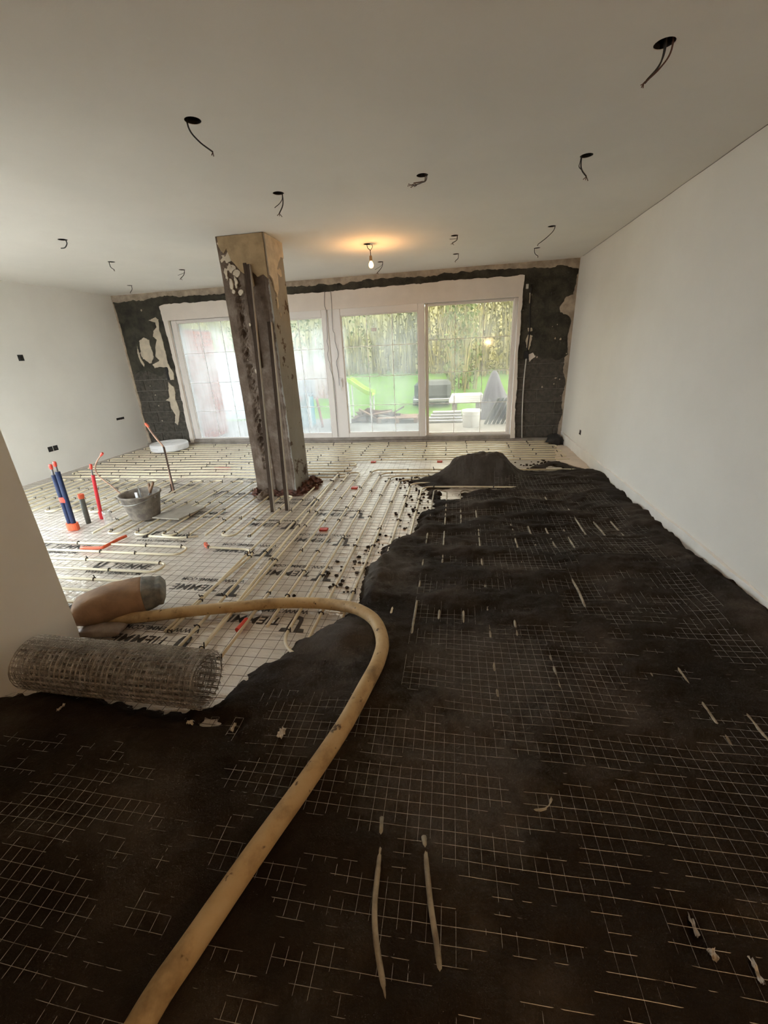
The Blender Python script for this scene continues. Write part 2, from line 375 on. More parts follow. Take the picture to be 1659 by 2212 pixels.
blocks(XL, WX0-0.02, 1.45, 0); blocks(WX1+0.01, XR, 1.30, 1)
# dark parge coat over the upper blocks, broken lower edge
MB().prism(ragged([(XL, 2.47), (XL, 1.26), (-5.35, 1.33), (-5.1, 1.22), (-4.95, 1.30), (WX0-0.005, 1.18), (WX0-0.005, 2.10), (WX1+0.005, 2.10), (WX1+0.005, 1.20), (1.15, 1.27), (1.45, 1.20), (XR, 1.28), (XR, 2.47)], 0.05, 0.02, 3, keep=(0, 5, 6, 7, 11, 12)), XZ, D+0.02, D-0.009).build('parge_coat', 'blockcoat', wb)
# plaster left standing
def plast(poly, name, m_, th=0.014, amp=0.01, seg=0.03, seed=1, keep=()):
    return MB().prism(ragged(poly, seg, amp, seed, keep), XZ, D+0.01, D-0.009-th).build(name, m_, wb)
plast([(XL, H), (XL, 2.405), (-5.43, 2.412), (-5.23, 2.40), (-5.0, 2.405), (-4.84, 2.44), (-4.63, 2.436), (-4.43, 2.415), (-4.0, 2.412), (-3.4, 2.405), (-2.6, 2.42), (-2.1, 2.43), (-1.7, 2.415), (-1.28, 2.452), (-1.1, 2.44), (-0.86, 2.455), (-0.62, 2.43), (-0.29, 2.405), (-0.19, 2.45), (0.33, 2.44), (0.6, 2.448), (0.95, 2.432), (1.3, 2.41), (1.454, 2.43), (1.53, 2.38), (XR, 2.37), (XR, H)], 'plaster_band', 'oldplaster', 0.012, 0.016, 0.025, 2, keep=(0, 25, 26))
plast([(-4.80, 2.29), (-4.79, 2.09), (-4.765, 1.79), (-4.76, 1.52), (-4.75, 1.2), (-4.765, 0.81), (-4.77, 0.47), (-4.775, 0.03), (-4.70, 0.03), (-4.70, 2.075), (0.865, 2.075), (0.872, 0.05), (0.945, 0.05), (0.922, 0.5), (0.922, 0.9), (0.906, 1.4), (0.918, 1.76), (0.912, 2.1), (0.925, 2.345), (0.6, 2.342), (-0.19, 2.35), (-0.29, 2.335), (-1.28, 2.328), (-1.7, 2.322), (-2.45, 2.315), (-4.0, 2.312), (-4.73, 2.32)], 'plaster_surround', 'lintelplaster', 0.03, 0.008, 0.03, 5, keep=(7, 8, 9, 10, 11))
plast([(XR, 2.32), (1.60, 2.06), (1.51, 2.033), (1.45, 1.936), (1.448, 1.835), (1.57, 1.782), (1.625, 1.72), (1.61, 1.6), (1.59, 1.49), (1.593, 1.373), (1.62, 1.274), (1.584, 1.229), (1.565, 1.032), (1.62, 0.94), (1.625, 0.8), (1.60, 0.62), (1.62, 0.42), (1.60, 0.22), (1.59, 0.05), (XR, 0.05)], 'plaster_remnant', 'oldplaster', 0.012, 0.014, 0.025, 8, keep=(18, 19))
plast([(XL, 2.40), (XL, 0.04), (-5.60, 0.06), (-5.625, 0.4), (-5.615, 0.7), (-5.62, 1.3), (-5.61, 1.8), (-5.62, 2.1), (-5.63, 2.3)], 'plaster_remnant', 'oldplaster', 0.012, 0.010, 0.03, 9, keep=(0,))
plast([(-5.227, 1.848), (-5.318, 1.791), (-5.357, 1.608), (-5.342, 1.507), (-5.211, 1.438), (-5.138, 1.536), (-5.134, 1.709), (-5.135, 1.807)], 'plaster_remnant', 'cream', 0.010, 0.016, 0.02, 11)
plast([(-5.40, 1.72), (-5.42, 1.60), (-5.40, 1.45), (-5.36, 1.38), (-5.34, 1.42), (-5.385, 1.52), (-5.39, 1.62)], 'plaster_remnant', 'cream', 0.008, 0.010, 0.02, 21)
plast([(-5.065, 2.102), (-4.922, 2.146), (-4.877, 2.103), (-4.907, 1.94), (-4.889, 1.795), (-4.886, 1.587), (-4.885, 1.425), (-4.822, 1.27), (-4.84, 1.143), (-4.914, 1.145), (-4.909, 1.337), (-5.05, 1.368), (-5.161, 1.347), (-5.188, 1.412), (-5.037, 1.469), (-5.094, 1.534), (-5.039, 1.729), (-4.99, 1.8), (-5.049, 1.851), (-5.008, 1.945), (-4.952, 1.989), (-4.946, 2.06)], 'plaster_remnant', 'cream', 0.010, 0.009, 0.02, 12)
plast([(-4.966, 1.121), (-4.87, 1.027), (-4.894, 0.816), (-4.869, 0.613), (-4.89, 0.531), (-4.963, 0.366), (-5.015, 0.409), (-4.964, 0.547), (-5.021, 0.685), (-5.011, 0.779), (-5.096, 0.808), (-5.005, 0.859), (-4.979, 1.017)], 'plaster_remnant', 'cream', 0.010, 0.008, 0.02, 13)
plast([(1.03, 1.56), (1.09, 1.55), (1.085, 1.42), (1.06, 1.36), (1.02, 1.40), (1.00, 1.5)], 'plaster_remnant', 'cream', 0.010, 0.01, 0.02, 14)
plast([(1.05, 1.30), (1.12, 1.32), (1.165, 1.26), (1.08, 1.19)], 'plaster_remnant', 'lintelplaster', 0.010, 0.006, 0.02, 15)
plast([(1.02, 1.66), (1.08, 1.66), (1.09, 1.62), (1.03, 1.61)], 'plaster_remnant', 'cream', 0.010, 0.006, 0.02, 16)
plast([(1.01, 2.12), (1.045, 2.10), (1.04, 2.0), (1.015, 1.98)], 'plaster_remnant', 'cream', 0.010, 0.006, 0.02, 17)
for i in range(26):
    l = random.random() < 0.5
    x = random.uniform(-5.5, -4.85) if l else random.uniform(1.15, 1.6); z = random.uniform(0.4, 2.3); s_ = random.uniform(0.005, 0.016)
    vs, fs = lump((x, D-0.010, z), s_, 0.006, s_*random.uniform(0.7, 1.6), i, 0.5, 1); MB().add(vs, fs).build('plaster_speck', 'cream', wb)
# recess for a cable in the left pier
MB().box(-4.955, -4.915, D-0.028, D-0.009, 1.15, 1.36).build('chase', 'black_void', wb)
# sill under the doors
struct(MB().bevbox(XL, XR, D-0.06, D+0.1, -0.02, 0.045, 0.006).build('trim_1', 'sill'), 'low concrete upstand below the glazed doors', 'sill')
struct(MB().bevbox(WX0+0.02, WX1-0.01, D-0.035, D+0.2, 0.045, 0.10, 0.006).build('trim_2', 'sill'), 'grey threshold strip under the door frames', 'sill')

# ------------------------------------------------------------------ windows and sliding doors
def bars(fr, name, x0, x1, z0, z1, w, y0, y1, material='pvc', wt=None, wb_=None):
    wt = wt or w; wb_ = wb_ or w
    MB().bevbox(x0, x0+w, y0, y1, z0, z1, 0.006).build(name, material, fr)
    MB().bevbox(x1-w, x1, y0, y1, z0, z1, 0.006).build(name, material, fr)
    MB().bevbox(x0+w, x1-w, y0, y1, z1-wt, z1, 0.006).build(name, material, fr)
    MB().bevbox(x0+w, x1-w, y0, y1, z0, z0+wb_, 0.006).build(name, material, fr)
def panel(name, label, x0, x1, z0, z1, gx0, gx1, gz0, gz1, y0, y1, yg, cat, gmat):
    fr = empty(name, ((x0+x1)/2, y0, z0)); struct(fr, label, cat)
    for args in ((x0, gx0, z0, z1), (gx1, x1, z0, z1), (gx0, gx1, gz1, z1), (gx0, gx1, z0, gz0)):
        MB().bevbox(args[0], args[1], y0, y1, args[2], args[3], 0.007).build('frame_bar', 'pvc', fr)
    b = 0.012
    for args in ((gx0, gx0+b, gz0, gz1), (gx1-b, gx1, gz0, gz1), (gx0+b, gx1-b, gz1-b, gz1), (gx0+b, gx1-b, gz0, gz0+b)):
        MB().box(args[0], args[1], yg-0.016, yg+0.02, args[2], args[3]).build('glazing_bead', 'pvc', fr)
    pn = MB().box(gx0, gx1, yg-0.003, yg+0.003, gz0, gz1).build('pane', gmat, fr)
    for k in (1, 2):
        x = gx0+(gx1-gx0)*k/3; MB().box(x-0.0045, x+0.0045, yg-0.012, yg-0.005, gz0, gz1).build('muntin', 'muntin', pn)
    for k in (1, 2, 3):
        z = gz0+(gz1-gz0)*k/4; MB().box(gx0, gx1, yg-0.0115, yg-0.0055, z-0.0045, z+0.0045).build('muntin', 'muntin', pn)
    return fr
G1, G2, G3, G4 = glass_mat('misted_glass_a', 0.25, 0.60, 1.0, (0.58, 0.60, 0.60)), glass_mat('misted_glass_b', 0.20, 0.50, 4.0, (0.54, 0.56, 0.55)), glass_mat('misted_glass_c', 0.08, 0.24, 9.3, (0.56, 0.57, 0.54)), glass_mat('misted_glass_d', 0.05, 0.17, 15.1, (0.64, 0.62, 0.55))
panel('window_1', 'fixed pale misted pane beyond the column near the foam roll', -4.70, -3.40, 0.075, 2.075, -4.60, -3.35-0.08, 0.105, 2.035, D+0.03, D+0.10, D+0.06, 'window', G1)
d1 = panel('door_1', 'sliding glazed door half hidden by the column', -3.43, -1.9775, 0.06, 2.085, -3.27, -2.075, 0.168, 1.972, D-0.025, D+0.05, D+0.01, 'door', G2)
d2 = panel('door_2', 'sliding glazed door with handle showing green lawn', -1.9725, -0.478, 0.06, 2.085, -1.773, -0.578, 0.172, 1.978, D-0.025, D+0.05, D+0.01, 'door', G3)
panel('window_2', 'fixed pane nearest the long wall showing olive hedge', -0.475, 0.868, 0.075, 2.075, -0.44, 0.815, 0.133, 2.045, D+0.03, D+0.10, D+0.06, 'window', G4)
# unseen windows added to bring more daylight into the room
sw = empty('added_window_3', (XL-0.1, (SY0+SY1)/2, SZ0)); struct(sw, 'unseen clear side window added in the pale wall for extra daylight', 'window')
for k in range(2):
    a = SY0+0.01+k*1.145; b = a+1.13
    for (y0, y1, z0, z1) in ((a, a+0.07, SZ0, SZ1), (b-0.07, b, SZ0, SZ1), (a+0.07, b-0.07, SZ0, SZ0+0.07), (a+0.07, b-0.07, SZ1-0.07, SZ1)):
        MB().bevbox(XL-0.16, XL-0.09, y0, y1, z0, z1, 0.006).build('frame_bar', 'pvc', sw)
    MB().box(XL-0.128, XL-0.122, a+0.07, b-0.07, SZ0+0.07, SZ1-0.07).build('pane', glass_mat('clear_glass', 0.0, 0.04, 30.0+k, (0.93, 0.95, 0.94)), sw)
sw = empty('added_window_4', ((NX0+NX1)/2, YS-0.1, SZ0)); struct(sw, 'unseen clear wide window added behind the shaded wall end for extra daylight', 'window')  # added out of view to light the far wall and ceiling
for k in range(2):
    a = NX0+0.01+k*1.195; b = a+1.18
    for (x0, x1, z0, z1) in ((a, a+0.07, SZ0, SZ1), (b-0.07, b, SZ0, SZ1), (a+0.07, b-0.07, SZ0, SZ0+0.07), (a+0.07, b-0.07, SZ1-0.07, SZ1)):
        MB().bevbox(x0, x1, YS-0.16, YS-0.09, z0, z1, 0.006).build('frame_bar', 'pvc', sw)
    MB().box(a+0.07, b-0.07, YS-0.128, YS-0.122, SZ0+0.07, SZ1-0.07).build('pane', glass_mat('clear_glass', 0.0, 0.04, 40.0+k, (0.93, 0.95, 0.94)), sw)
hd = MB().bevbox(-1.865, -1.815, D-0.037, D-0.024, 0.93, 1.07, 0.004).tube([(-1.84, D-0.03, 1.04), (-1.84, D-0.075, 1.04), (-1.84, D-0.08, 1.02), (-1.84, D-0.08, 0.88)], 0.009, 8).build('door_handle', 'steel_hand', d2)
hd['label'] = 'white lever handle'
MB().box(-1.30, -1.22, D+0.0, D+0.006, 1.735, 1.785).build('sticker', 'foamroll', d2)
# bright daylight also passes the narrow joint between the two doors

# ================================================================== COLUMN
CX0, CX1, CY0, CY1 = -2.20, -1.735, 4.14, 4.56
def column_mat():
    mt, N, L, B = new_mat('stripped_column')
    tc = N.new('ShaderNodeTexCoord'); sp = N.new('ShaderNodeSeparateXYZ'); L.new(tc.outputs['Object'], sp.inputs[0])
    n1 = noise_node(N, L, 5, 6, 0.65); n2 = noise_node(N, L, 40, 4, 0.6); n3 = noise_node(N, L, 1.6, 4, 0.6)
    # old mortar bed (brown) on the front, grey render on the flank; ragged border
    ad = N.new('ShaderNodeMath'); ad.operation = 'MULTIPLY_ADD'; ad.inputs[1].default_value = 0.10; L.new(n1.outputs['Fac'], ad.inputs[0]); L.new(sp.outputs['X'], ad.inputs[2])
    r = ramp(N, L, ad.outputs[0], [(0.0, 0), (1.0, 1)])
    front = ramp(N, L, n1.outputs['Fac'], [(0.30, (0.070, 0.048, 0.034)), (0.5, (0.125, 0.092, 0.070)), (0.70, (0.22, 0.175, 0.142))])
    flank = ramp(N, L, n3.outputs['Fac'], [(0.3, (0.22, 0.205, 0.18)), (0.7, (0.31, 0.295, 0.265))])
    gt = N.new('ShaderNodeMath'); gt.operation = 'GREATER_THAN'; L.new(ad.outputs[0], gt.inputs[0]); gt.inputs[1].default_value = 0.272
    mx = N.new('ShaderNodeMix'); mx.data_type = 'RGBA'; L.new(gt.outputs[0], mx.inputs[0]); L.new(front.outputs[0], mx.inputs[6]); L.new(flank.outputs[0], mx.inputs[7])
    L.new(mx.outputs[2], B.inputs['Base Color']); B.inputs['Roughness'].default_value = 0.95; B.inputs['Specular IOR Level'].default_value = 0.2
    b = N.new('ShaderNodeBump'); b.inputs['Strength'].default_value = 0.7; b.inputs['Distance'].default_value = 0.01; L.new(n2.outputs['Fac'], b.inputs['Height']); L.new(b.outputs[0], B.inputs['Normal'])
    return mt
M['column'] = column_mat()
col = empty('column', ((CX0+CX1)/2, (CY0+CY1)/2, 0)); struct(col, 'square stripped column with patchy plaster and chiselled groove', 'column')
def column_body():
    nx, ny, nz = 30, 20, 190; mb = MB(); loop = []
    for i in range(nx): loop.append((i/nx, 0, 'f'))
    for i in range(ny): loop.append((1, i/ny, 'r'))
    for i in range(nx): loop.append((1-i/nx, 1, 'b'))
    for i in range(ny): loop.append((0, 1-i/ny, 'l'))
    n = len(loop)
    for k in range(nz+1):
        z = H*k/nz
        for u, v, s_ in loop:
            x, y = (u-0.5)*(CX1-CX0), (v-0.5)*(CY1-CY0)
            e = 0.006*mnoise.fractal(Vector((x*7, y*7, z*5)), 1, 2, 4)
            dx = dy = 0
            if s_ == 'f':
                dy = e
                # chiselled groove wandering down the left third of the front
                c = 0.27+0.05*(1-z/H)*3*0.5+0.02*math.sin(z*7)
                if 0.30 < z < 2.15 and abs(u-c) < 0.12: dy += 0.034*(1-abs(u-c)/0.12)*(0.25+2.4*abs(mnoise.noise(Vector((u*9, 1, z*20)))))
                if u > 0.47 and u < 0.93: dy += 0.012      # old bed stripped deeper on the right of the front
            elif s_ == 'b': dy = -e
            elif s_ == 'r': dx = e
            else: dx = -e
            mb.v.append((x+dx, y+dy, z))
    for k in range(nz):
        for j in range(n): mb.f.append((k*n+j, k*n+(j+1) % n, (k+1)*n+(j+1) % n, (k+1)*n+j))
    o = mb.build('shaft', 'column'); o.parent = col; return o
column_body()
# plaster left at the head (front and right flank)
plf = lambda u, v, d: (u, CY0-d, v)
MB().prism(ragged([(CX0+0.02, 2.495), (CX0+0.02, 2.42), (CX0+0.06, 2.36), (CX0+0.10, 2.40), (CX0+0.12, 2.30), (CX0+0.17, 2.24), (CX0+0.20, 2.20), (CX0+0.25, 2.17), (CX0+0.27, 2.06), (CX0+0.31, 2.08), (CX0+0.31, 2.20), (CX0+0.36, 2.15), (CX0+0.42, 2.17), (CX1-0.005, 2.13), (CX1-0.005, 2.495)], 0.03, 0.014, 30, keep=(0, 13, 14)), plf, -0.01, 0.012).build('plaster_head', 'tan', col)
plr = lambda u, v, d: (CX1+d, u, v)
MB().prism(ragged([(CY0+0.005, 2.495), (CY0+0.005, 2.16), (CY0+0.06, 2.14), (CY0+0.09, 2.05), (CY0+0.14, 1.98), (CY0+0.19, 2.06), (CY0+0.20, 2.20), (CY0+0.26, 2.30), (CY0+0.33, 2.36), (CY1-0.005, 2.36), (CY1-0.005, 2.495)], 0.03, 0.014, 33, keep=(0, 9, 10)), plr, -0.01, 0.011).build('plaster_head', 'cream', col)
for i, (u, z, a, b_) in enumerate([(-2.145, 2.19, 0.022, 0.05), (-2.115, 2.11, 0.012, 0.04), (-2.10, 2.25, 0.04, 0.035), (-2.07, 2.13, 0.02, 0.05), (-2.10, 2.05, 0.018, 0.02), (-2.02, 2.03, 0.025, 0.016), (-2.16, 2.43, 0.03, 0.05), (-2.13, 2.33, 0.04, 0.04), (-2.05, 2.20, 0.03, 0.03), (-1.99, 1.75, 0.008, 0.014), (-2.0, 1.32, 0.006, 0.02), (-1.86, 2.40, 0.03, 0.04)]):
    q = [(u+a*1.15*math.cos(t), z+b_*1.15*math.sin(t)) for t in np.linspace(0, 5.6, 7)]; MB().prism(ragged(q, 0.006, a*0.75, i*2.3+1), plf, -0.01, 0.010).build('plaster_patch', 'cream', col)
for i, (v, z, a, b_) in enumerate([(4.27, 1.94, 0.02, 0.06), (4.30, 1.83, 0.012, 0.03), (4.25, 2.08, 0.03, 0.05), (4.42, 2.22, 0.05, 0.04)]):
    vs, fs = lump((CX1+0.001, v, z), 0.010, a, b_, i+23, 0.5, 2); MB().add(vs, fs).build('plaster_patch', 'cream', col)
# cable chase: slim dark channel on the front
MB().box(-1.965, -1.93, CY0-0.0135, CY0+0.005, 1.35, 2.27).build('chase', 'bar', col)
# broken brick and mortar round the foot
for i, (x, y, a, b_, c) in enumerate([(-1.70, 4.20, 0.05, 0.05, 0.05), (-1.665, 4.32, 0.06, 0.06, 0.07), (-1.64, 4.42, 0.06, 0.07, 0.085), (-1.66, 4.52, 0.06, 0.06, 0.07), (-1.76, 4.11, 0.06, 0.04, 0.04), (-1.86, 4.10, 0.06, 0.04, 0.045), (-1.97, 4.10, 0.06, 0.035, 0.04), (-2.08, 4.10, 0.06, 0.035, 0.035), (-2.19, 4.10, 0.05, 0.04, 0.05), (-2.22, 4.2, 0.03, 0.06, 0.04), (-2.22, 4.35, 0.03, 0.06, 0.04)]):
    vs, fs = lump((x, y, c*0.30), a*1.35, b_*1.25, c*0.85, i+41, 1.1, 3, 6); MB().add(vs, fs).build('brick_rubble', 'brickred', col)
# mortar foot running forward on the left
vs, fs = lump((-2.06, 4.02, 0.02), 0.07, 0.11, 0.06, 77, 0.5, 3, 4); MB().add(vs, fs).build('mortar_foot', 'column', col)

# two battens leaning on the column
for nm, lab, b, t in (('leaning_batten', 'long brown batten leaning on the column, reaching near its head', (-1.783, 3.59, 0.0), (-1.905, CY0-0.025, 2.25)),
                      ('leaning_batten', 'shorter brown batten leaning on the column beside the longer one', (-1.645, 3.63, 0.0), (-1.775, CY0-0.025, 1.76))):
    bt = empty(nm, b); tag(bt, lab, 'batten', 'battens leaning on the column')
    b, t = Vector(b), Vector(t); d = (t-b).normalized(); sx = Vector((1, 0, 0)); sx = (sx-d*sx.dot(d)).normalized(); sy = d.cross(sx)
    def bar(o0, o1, p0, p1):
        q = []
        for e in (b+Vector((0, 0, 0.006)), t):
            for (i, j) in ((o0, p0), (o1, p0), (o1, p1), (o0, p1)): q.append(e+sx*i+sy*j)
        return q, [(0, 3, 2, 1), (4, 5, 6, 7), (0, 1, 5, 4), (1, 2, 6, 5), (2, 3, 7, 6), (3, 0, 4, 7)]
    MB().add(*bar(-0.019, 0.0165, -0.015, 0.015)).build('web', 'bar', bt)
    MB().add(*bar(0.0165, 0.0195, -0.016, 0.016)).build('edge', 'bar_edge', bt)

# ================================================================== FLOOR LAYERS
# dark wire mesh on the foil
def wiremesh():
    mb = MB(); p = 0.0685; r = 0.00125
    xs = np.arange(XL+0.06, XR-0.05, p); ys = np.arange(1.02, D-0.1, p)
    def wv(x, y): return 0.010+0.004*math.sin(x*3.1+y*1.7)
    for i, x in enumerate(xs):
        y0 = 0.9 if x > XS+0.05 else YS+0.03
        if x > -0.3: continue
        pts = [(x+0.004*math.sin(y*5+i), y, wv(x, y)) for y in np.linspace(y0, D-0.09, 26)]
        mb.tube(pts, r, 3, False)
    for i, y in enumerate(ys):
        x0 = XL+0.05 if y > YS+0.03 else XS+0.03
        x1 = -0.2 if y < 4.2 else XR-0.1
        pts = [(x, y+0.004*math.sin(x*4+i), wv(x, y)+0.003) for x in np.linspace(x0, x1, 30)]
        mb.tube(pts, r, 3, False)
    return mb.build('floor_wire_mesh', 'wire_dark', kind='stuff')
tag(wiremesh(), 'thin dark steel wire grid lying on the foil', 'wire mesh', kind='stuff')

# heating pipes
PR = 0.0095
def route(pts, rad=0.065, seg=6):
    # rounded corners on a polyline in plan
    P = [Vector((p[0], p[1])) for p in pts]; out = [P[0]]
    for a, b, c in zip(P[:-2], P[1:-1], P[2:]):
        d0, d1 = (a-b), (c-b); l0, l1 = d0.length, d1.length
        if l0 < 1e-6 or l1 < 1e-6: continue
        r = min(rad, l0*0.499, l1*0.499); p0, p1 = b+d0/l0*r, b+d1/l1*r
        for k in range(seg+1):
            t = k/seg; out.append(p0*(1-t)**2+b*2*t*(1-t)+p1*t*t)
    out.append(P[-1])
    q = [out[0]]
    for p in out[1:]:
        d = p-q[-1]; n = max(1, int(d.length/0.30))
        s0 = q[-1].copy()
        for k in range(1, n+1): q.append(s0+d*(k/n))
    return q
def pipe(pts, label, rad=0.065, zf=None, clips=0.33, r=PR, group='cream heating pipe circuits on the floor', pm='pex'):
    path = route(pts, rad); zf = zf or (lambda x, y: 0.024+0.0025*math.sin(x*4+y*3))
    P3 = [Vector((p.x, p.y, zf(p.x, p.y))) for p in path]
    root = empty('heating_pipe', (P3[0].x, P3[0].y, 0)); tag(root, label, 'pipe', group)
    MB().tube(P3, r, 8).build('pipe_run', pm, root, smooth=True)
    if clips:
        mb = MB(); acc = random.uniform(0, clips); hit = 0
        for a, b in zip(P3[:-1], P3[1:]):
            acc += (b-a).length
            if acc > clips:
                acc = random.uniform(-0.08, 0.08); t = (b-a).normalized(); s_ = Vector((-t.y, t.x, 0)).normalized()
                rr = r+0.004; tall = random.uniform(0.015, 0.04)
                arc = [a+s_*rr*math.cos(th)+Vector((0, 0, rr*math.sin(th))) for th in np.linspace(-0.5, math.pi+0.5, 7)]
                arc.append(arc[-1]+Vector((0, 0, tall))+t*0.01)
                mb.tube(arc, 0.0042, 4); hit += 1
        if hit: mb.build('pipe_clips', 'clip', root, kind='stuff')
    return root
def serp_x(x0, x1, ys, first=0):
    pts = []
    for k, y in enumerate(ys):
        a, b = (x0, x1) if (k+first) % 2 == 0 else (x1, x0)
        if isinstance(a, (list, tuple)): pass
        pts += [(a, y), (b, y)]
    return pts
def serp_y(y0, y1, xs, jit0=None, jit1=None):
    pts = []
    for k, x in enumerate(xs):
        a, b = (y0, y1) if k % 2 == 0 else (y1, y0)
        pts += [(x, a), (x, b)]
    return pts
p_ = 0.1375
pipe(serp_x(-5.45, 1.48, [6.66-p_*k for k in range(9)]), 'heating pipe serpentine in rows running along the glazed doors')
pipe(serp_x(-5.40, -1.33, [5.40-p_*k for k in range(6)]), 'heating pipe rows with rounded bends beside the column, further from the doors', rad=0.068)
# nested lanes that turn into rows towards the long wall
pts = []
for k in range(6):
    x, yr = -0.352-p_*k, 4.37+p_*k
    e = [(x, 1.20+0.12*k), (x, yr), (1.45, yr)]
    pts += e if k % 2 == 0 else e[::-1]
pipe(pts, 'heating pipe lanes that turn towards the long wall under the mortar heap', rad=0.13)
pipe(serp_y(1.52, 4.93, [-1.177-p_*k for k in range(2)])+[(-1.177-p_*2, 4.93), (-1.177-p_*2, 1.45)], 'pair of heating pipe lanes running from the column base towards the hose', rad=0.068)
pipe([(-1.59, 1.70), (-1.59, 4.63), (-2.22, 4.63)], 'heating pipe lane bending round the back of the column foot', rad=0.12)
pipe(serp_y(2.97, 4.02, [-1.73-p_*k for k in range(4)]), 'heating pipe loop in front of the column with short bends')
pipe(serp_y(2.95, 4.55, [-2.30-p_*k for k in range(8)]), 'heating pipe lanes between the column and the copper pipe')
pipe(serp_y(3.45, 4.58, [-3.52-p_*k for k in range(14)]), 'heating pipe lanes along the pale wall behind the blue pipes')
pipe(serp_x(-5.2, -2.15, [1.78+p_*k for k in range(8)]), 'heating pipe rows beyond the shaded wall end near the paper sack', rad=0.068)
pipe([(-2.68, 2.93), (-2.35, 2.91), (-2.20, 2.95)], 'short pale heating pipe end near the grey board', clips=0.2)
pipe([(-2.03, 2.79), (-2.0, 2.75), (-1.8, 2.735), (-1.62, 2.73), (-1.54, 2.66), (-1.60, 2.1), (-1.62, 1.7)], 'single heating pipe with an orange taped end', rad=0.05, clips=0.25)
# lanes under the screed, showing through here and there
def zf_s(x, y):
    return 0.031+0.050*float(fbm(np.array(x*9.3), np.array(y*3.1), 5, 2))
for g in range(3):
    xs = [-0.21+p_*(k+g*5) for k in range(5 if g < 2 else 4)]
    pipe([q for k, x in enumerate(xs) for q in ([(x, 0.95), (x, 4.22)] if k % 2 == 0 else [(x, 4.22), (x, 0.95)])],
         ['buried heating pipe lanes showing through screed next to the exposed foil', 'buried heating pipe lanes showing through the middle of the screed', 'buried heating pipe lanes showing through screed along the long wall'][g], zf=zf_s, clips=0, r=0.0072, pm='pexdusty')
pipe([(-0.215, 0.86), (-0.204, 0.77), (-0.195, 0.594), (-0.144, 0.473), (-0.12, 0.42)], 'bent pipe stub poking through the screed, nearer to the hose', zf=lambda x, y: 0.040+0.012*math.sin((y-0.42)*7), clips=0, r=0.008, pm='pexdusty', group='pipe stubs in the near screed')
pipe([(-0.075, 0.82), (-0.065, 0.764), (-0.044, 0.645), (-0.022, 0.564), (-0.01, 0.50)], 'straight pipe stub poking through the screed, further from the hose', zf=lambda x, y: 0.042+0.012*math.sin((y-0.5)*9), clips=0, r=0.008, pm='pexdusty', group='pipe stubs in the near screed')

# tape and sleeves on pipes
tag(MB().tube(cr([(-3.10, 2.655, 0.026), (-2.93, 2.665, 0.026), (-2.90, 2.70, 0.028), (-2.89, 2.82, 0.03), (-2.87, 2.90, 0.03)], 5), 0.014, 8).build('pipe_sleeve', 'orangesleeve', smooth=True), 'bent orange sleeve on a pipe before the grey bucket', 'pipe sleeve')
tag(MB().tube([(-1.197, 1.75, 0.024), (-1.192, 1.80, 0.024), (-1.190, 1.85, 0.024)], 0.0165, 8).build('pipe_tape', 'redtape'), 'red tape wrapped on a pipe between hose and mesh roll', 'tape')
tag(MB().tube([(-2.035, 2.80, 0.03), (-2.01, 2.765, 0.028), (-1.985, 2.752, 0.026)], 0.016, 8).build('pipe_tape', 'orangesleeve'), 'orange tape on the end of a single pipe', 'tape')
for i, (x, y, lab) in enumerate([(-1.132, 3.195, 'small red tape tag on the foil before the column'), (-1.125, 4.363, 'small red tape tag beside the column foot'), (-1.119, 5.511, 'small red tape tag on the rows near the doors'), (-0.198, 5.522, 'small red tape tag next to the mortar heap'), (-3.25, 5.2, 'thin red marking strip far behind the column')]):
    w, h_ = (0.07, 0.05) if i < 4 else (0.25, 0.03)
    tag(MB().prism(ragged([(x-w/2, y-h_/2), (x+w/2, y-h_/2), (x+w/2, y+h_/2), (x-w/2, y+h_/2)], 0.02, 0.006, i), XY, 0.001, 0.016).build('tape_tag', 'redtape'), lab, 'tape')

# print on the foil
def text_mesh(body, size, shear=0.0):
    cu = bpy.data.curves.new('t', 'FONT'); cu.body = body; cu.size = size; cu.shear = shear; cu.align_x = 'LEFT'; cu.offset = 0.0012; cu.resolution_u = 3
    o = bpy.data.objects.new('t', cu); C.objects.link(o); d = bpy.context.evaluated_depsgraph_get()
    me = bpy.data.meshes.new_from_object(o.evaluated_get(d)); bpy.data.objects.remove(o, do_unlink=True); bpy.data.curves.remove(cu)
    me.materials.clear(); me.materials.append(M['print']); return me
T1 = text_mesh('TIEMME', 0.105, 0.12); T2 = text_mesh('WWW.TIEMME.COM', 0.052)
lg = MB().prism([(u*1.35, v*1.35-0.012) for u, v in [(-0.055, 0.10), (-0.010, 0.10), (-0.010, 0.025), (-0.006, 0.016), (0.006, 0.016), (0.010, 0.025), (0.010, 0.10), (0.055, 0.10), (0.05, 0.078), (0.030, 0.076), (0.028, 0.02), (0.02, -0.002), (0, -0.01), (-0.02, -0.002), (-0.028, 0.02), (-0.030, 0.076), (-0.05, 0.078)]], XY, 0.0, 0.0006)
LG = lg.build('logo', 'print').data; bpy.data.objects.remove(bpy.data.objects['logo'])
def put(me, name, x, y, rz):
    o = bpy.data.objects.new(name, me); C.objects.link(o); o.location = (x, y, 0.0012); o.rotation_euler = (0, 0, rz); o.parent = floor
def stamp(x, y, flip):
    s_ = -1 if flip else 1; rz = math.pi if flip else 0
    put(LG, 'printed_logo', x, y, rz); put(T1, 'printed_word', x+s_*0.09, y, rz); put(T2, 'printed_address', x-s_*0.04, y-s_*0.085, rz)
for y in (1.68, 2.23, 2.79, 3.32, 3.90, 4.9): stamp(-1.475, y, True)
for y in (1.92, 2.47, 3.02, 3.6): stamp(-0.90, y, True)
